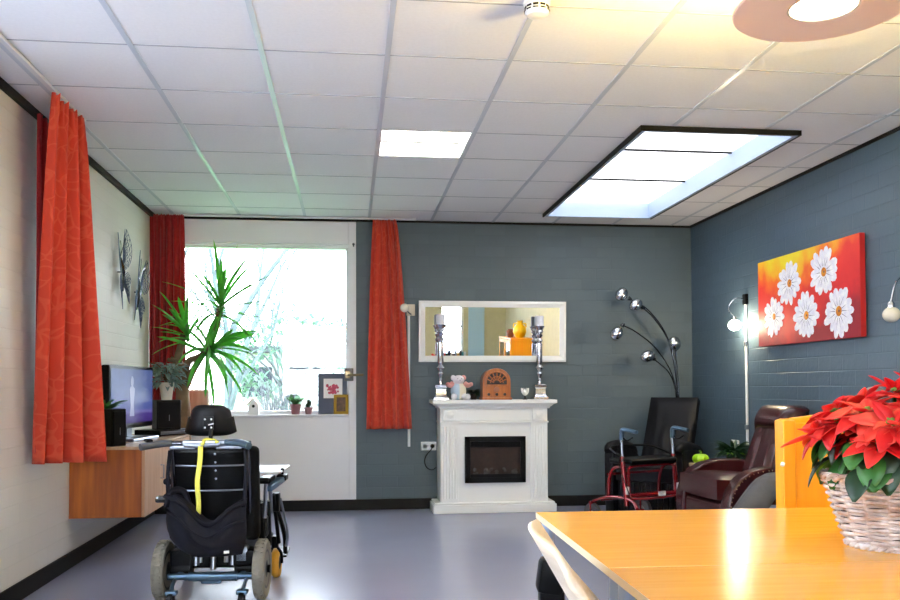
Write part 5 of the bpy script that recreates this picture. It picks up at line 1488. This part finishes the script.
for s in (-1, 1):
    m = MB()
    m.tube([(s * .25, .40, .47), (s * .27, .48, .43), (s * .30, .62, .25), (s * .30, .68, .12)], .014, 8, 4)
    m.tube([(s * .255, .24, .50), (s * .26, .28, .24)], .017, 8); m.tube([(s * .275, .34, .52), (s * .29, .46, .22)], .012, 8); m.tube([(s * .225, .16, .50), (s * .235, .2, .26)], .02, 8)
    m.bb(s * .285 - .02, s * .285 + .02, .36, .42, .42, .53, .006); m.bb(s * .24 - .022, s * .24 + .022, .2, .3, .3, .42, .01)
    lr = m.build('leg_rest', M['black_plastic'], wc)
    m = MB(); m.tube([(s * .305, .42, .49), (s * .33, .54, .28), (s * .32, .56, .18)], .008, 8, 4); m.build('leg_rest_rod', M['steel'], lr)
    m = MB(); m.box((s * .2, .74, .11), (.22, .16, .014), (R(8), 0, 0), .004); m.build('footplate', M['black_plastic'], lr)

# ------------------------------------------------------------------ behind the camera (seen in the mirror)
kc = thing('display_cabinet', 'honey wood cabinet with glazed doors reflected in the mirror', 'cabinet', (3.34, .30, 0))
m = MB(); m.bb(-.42, 0, -.6, .62, 0, .05, .004); m.bb(-.42, 0, .6, .62, .05, 1.38, .003); m.bb(-.42, 0, -.6, -.58, .05, 1.38, .003); m.bb(-.015, 0, -.6, .62, .05, 1.38); m.bb(-.4, 0, -.6, .62, .7, .72); m.build('carcass', M['orange_wood'], kc)
MB().bb(-.44, 0, -.62, .64, 1.38, 1.41, .004).build('top_board', M['orange_wood'], kc)
for k in range(2):
    a = -.58 + k * .59; m = MB()
    for q in ((a, a + .05, .06, 1.37), (a + .53, a + .58, .06, 1.37), (a, a + .58, .06, .12), (a, a + .58, 1.31, 1.37)): m.bb(-.44, -.42, q[0], q[1], q[2], q[3], .003)
    d = m.build('door', M['orange_wood'], kc)
    MB().bb(-.433, -.428, a + .05, a + .53, .12, 1.31).build('door_glass', M['glass'], d)
va = thing('vase', 'yellow glazed vase on the honey cabinet reflected in the mirror', 'vase', (3.10, .74, 1.41))
MB().lathe([(.06, 0), (.1, .05), (.125, .12), (.11, .2), (.06, .25), (.05, .3), (.065, .32), (.05, .3), (.001, .29)], seg=28).build('vase_body', M['yellow_glaze'], va)
m = MB()
for s in (-1, 1): m.tube([(s * .055, 0, .27), (s * .11, 0, .26), (s * .12, 0, .19)], .012, 8, 5)
m.build('handle', M['yellow_glaze'], va)
ja = thing('jar', 'brown jar next to the yellow vase reflected in the mirror', 'jar', (2.98, .45, 1.41))
MB().lathe([(.05, 0), (.075, .06), (.07, .12), (.045, .15), (.05, .16)], seg=22).build('jar_body', M['brown_glaze'], ja)
rnd = random.Random(50)
bc = [('red', (170, 50, 40)), ('dark green', (40, 80, 60)), ('navy blue', (30, 40, 80)), ('cream', (220, 206, 170)), ('brown', (110, 70, 40)), ('grey', (130, 130, 130)), ('ochre', (200, 150, 50)), ('black', (24, 24, 26)), ('turquoise', (60, 150, 160)), ('white', (230, 230, 226))]
x = 2.0
for nm, c in bc:
    w = rnd.uniform(.03, .055); h = rnd.uniform(.2, .28)
    b = thing('book', f'{nm} book standing on the sill of the window reflected in the mirror', 'book', (x + w / 2, YN + .07, NW[2] + .025), 0, 'books on the reflected sill')
    m = MB(); m.bb(-w / 2, -w / 2 + .003, -.08, .08, 0, h); m.bb(w / 2 - .003, w / 2, -.08, .08, 0, h); m.bb(-w / 2, w / 2, .077, .08, 0, h); m.build('cover', mat('book_' + nm.replace(' ', '_'), c, .6), b)
    MB().bb(-w / 2 + .003, w / 2 - .003, -.075, .077, .004, h - .004).build('pages', M['paper'], b)
    x += w + .008

# ------------------------------------------------------------------ light
wd = bpy.data.worlds.new('overcast_sky'); SC.world = wd; wd.use_nodes = True
nt = wd.node_tree; bg_ = nt.nodes['Background']
tc = nt.nodes.new('ShaderNodeTexCoord'); sx = nt.nodes.new('ShaderNodeSeparateXYZ'); rp = nt.nodes.new('ShaderNodeValToRGB')
nt.links.new(tc.outputs['Generated'], sx.inputs[0]); nt.links.new(sx.outputs['Z'], rp.inputs['Fac'])
rp.color_ramp.elements[0].color = (.86, .93, 1, 1); rp.color_ramp.elements[1].color = (.66, .80, 1, 1)
nt.links.new(rp.outputs['Color'], bg_.inputs['Color'])
bg_.inputs['Strength'].default_value = 3.4
def portal(name, loc, rot, sx_, sy_):
    l = bpy.data.lights.new(name, 'AREA'); l.shape = 'RECTANGLE'; l.size = sx_; l.size_y = sy_; l.cycles.is_portal = True
    o = bpy.data.objects.new(name, l); COL.objects.link(o); o.location = loc; o.rotation_euler = rot
portal('window_portal', ((WX0 + WX1) / 2, YB + .3, (WZ0 + WZ1) / 2), (R(-90), 0, 0), WX1 - WX0, WZ1 - WZ0)
portal('left_window_portal', (XL - .25, (LW[0] + LW[1]) / 2, (LW[2] + LW[3]) / 2), (0, R(-90), 0), LW[3] - LW[2], LW[1] - LW[0])
portal('near_window_portal', ((NW[0] + NW[1]) / 2, YN - .25, (NW[2] + NW[3]) / 2), (R(90), 0, 0), NW[1] - NW[0], NW[3] - NW[2])

vs_ = SC.view_settings
SC.display_settings.display_device = 'sRGB'
vs_.view_transform = 'Standard'; vs_.look = 'None'; vs_.gamma = 1; vs_.use_curve_mapping = False
vs_.exposure = 2.5
try:
    SC.cycles.use_denoising = True
    SC.cycles.max_bounces = 8; SC.cycles.diffuse_bounces = 5; SC.cycles.glossy_bounces = 4; SC.cycles.transmission_bounces = 6
    SC.cycles.sample_clamp_indirect = 6
    SC.cycles.caustics_reflective = False
except Exception:
    pass
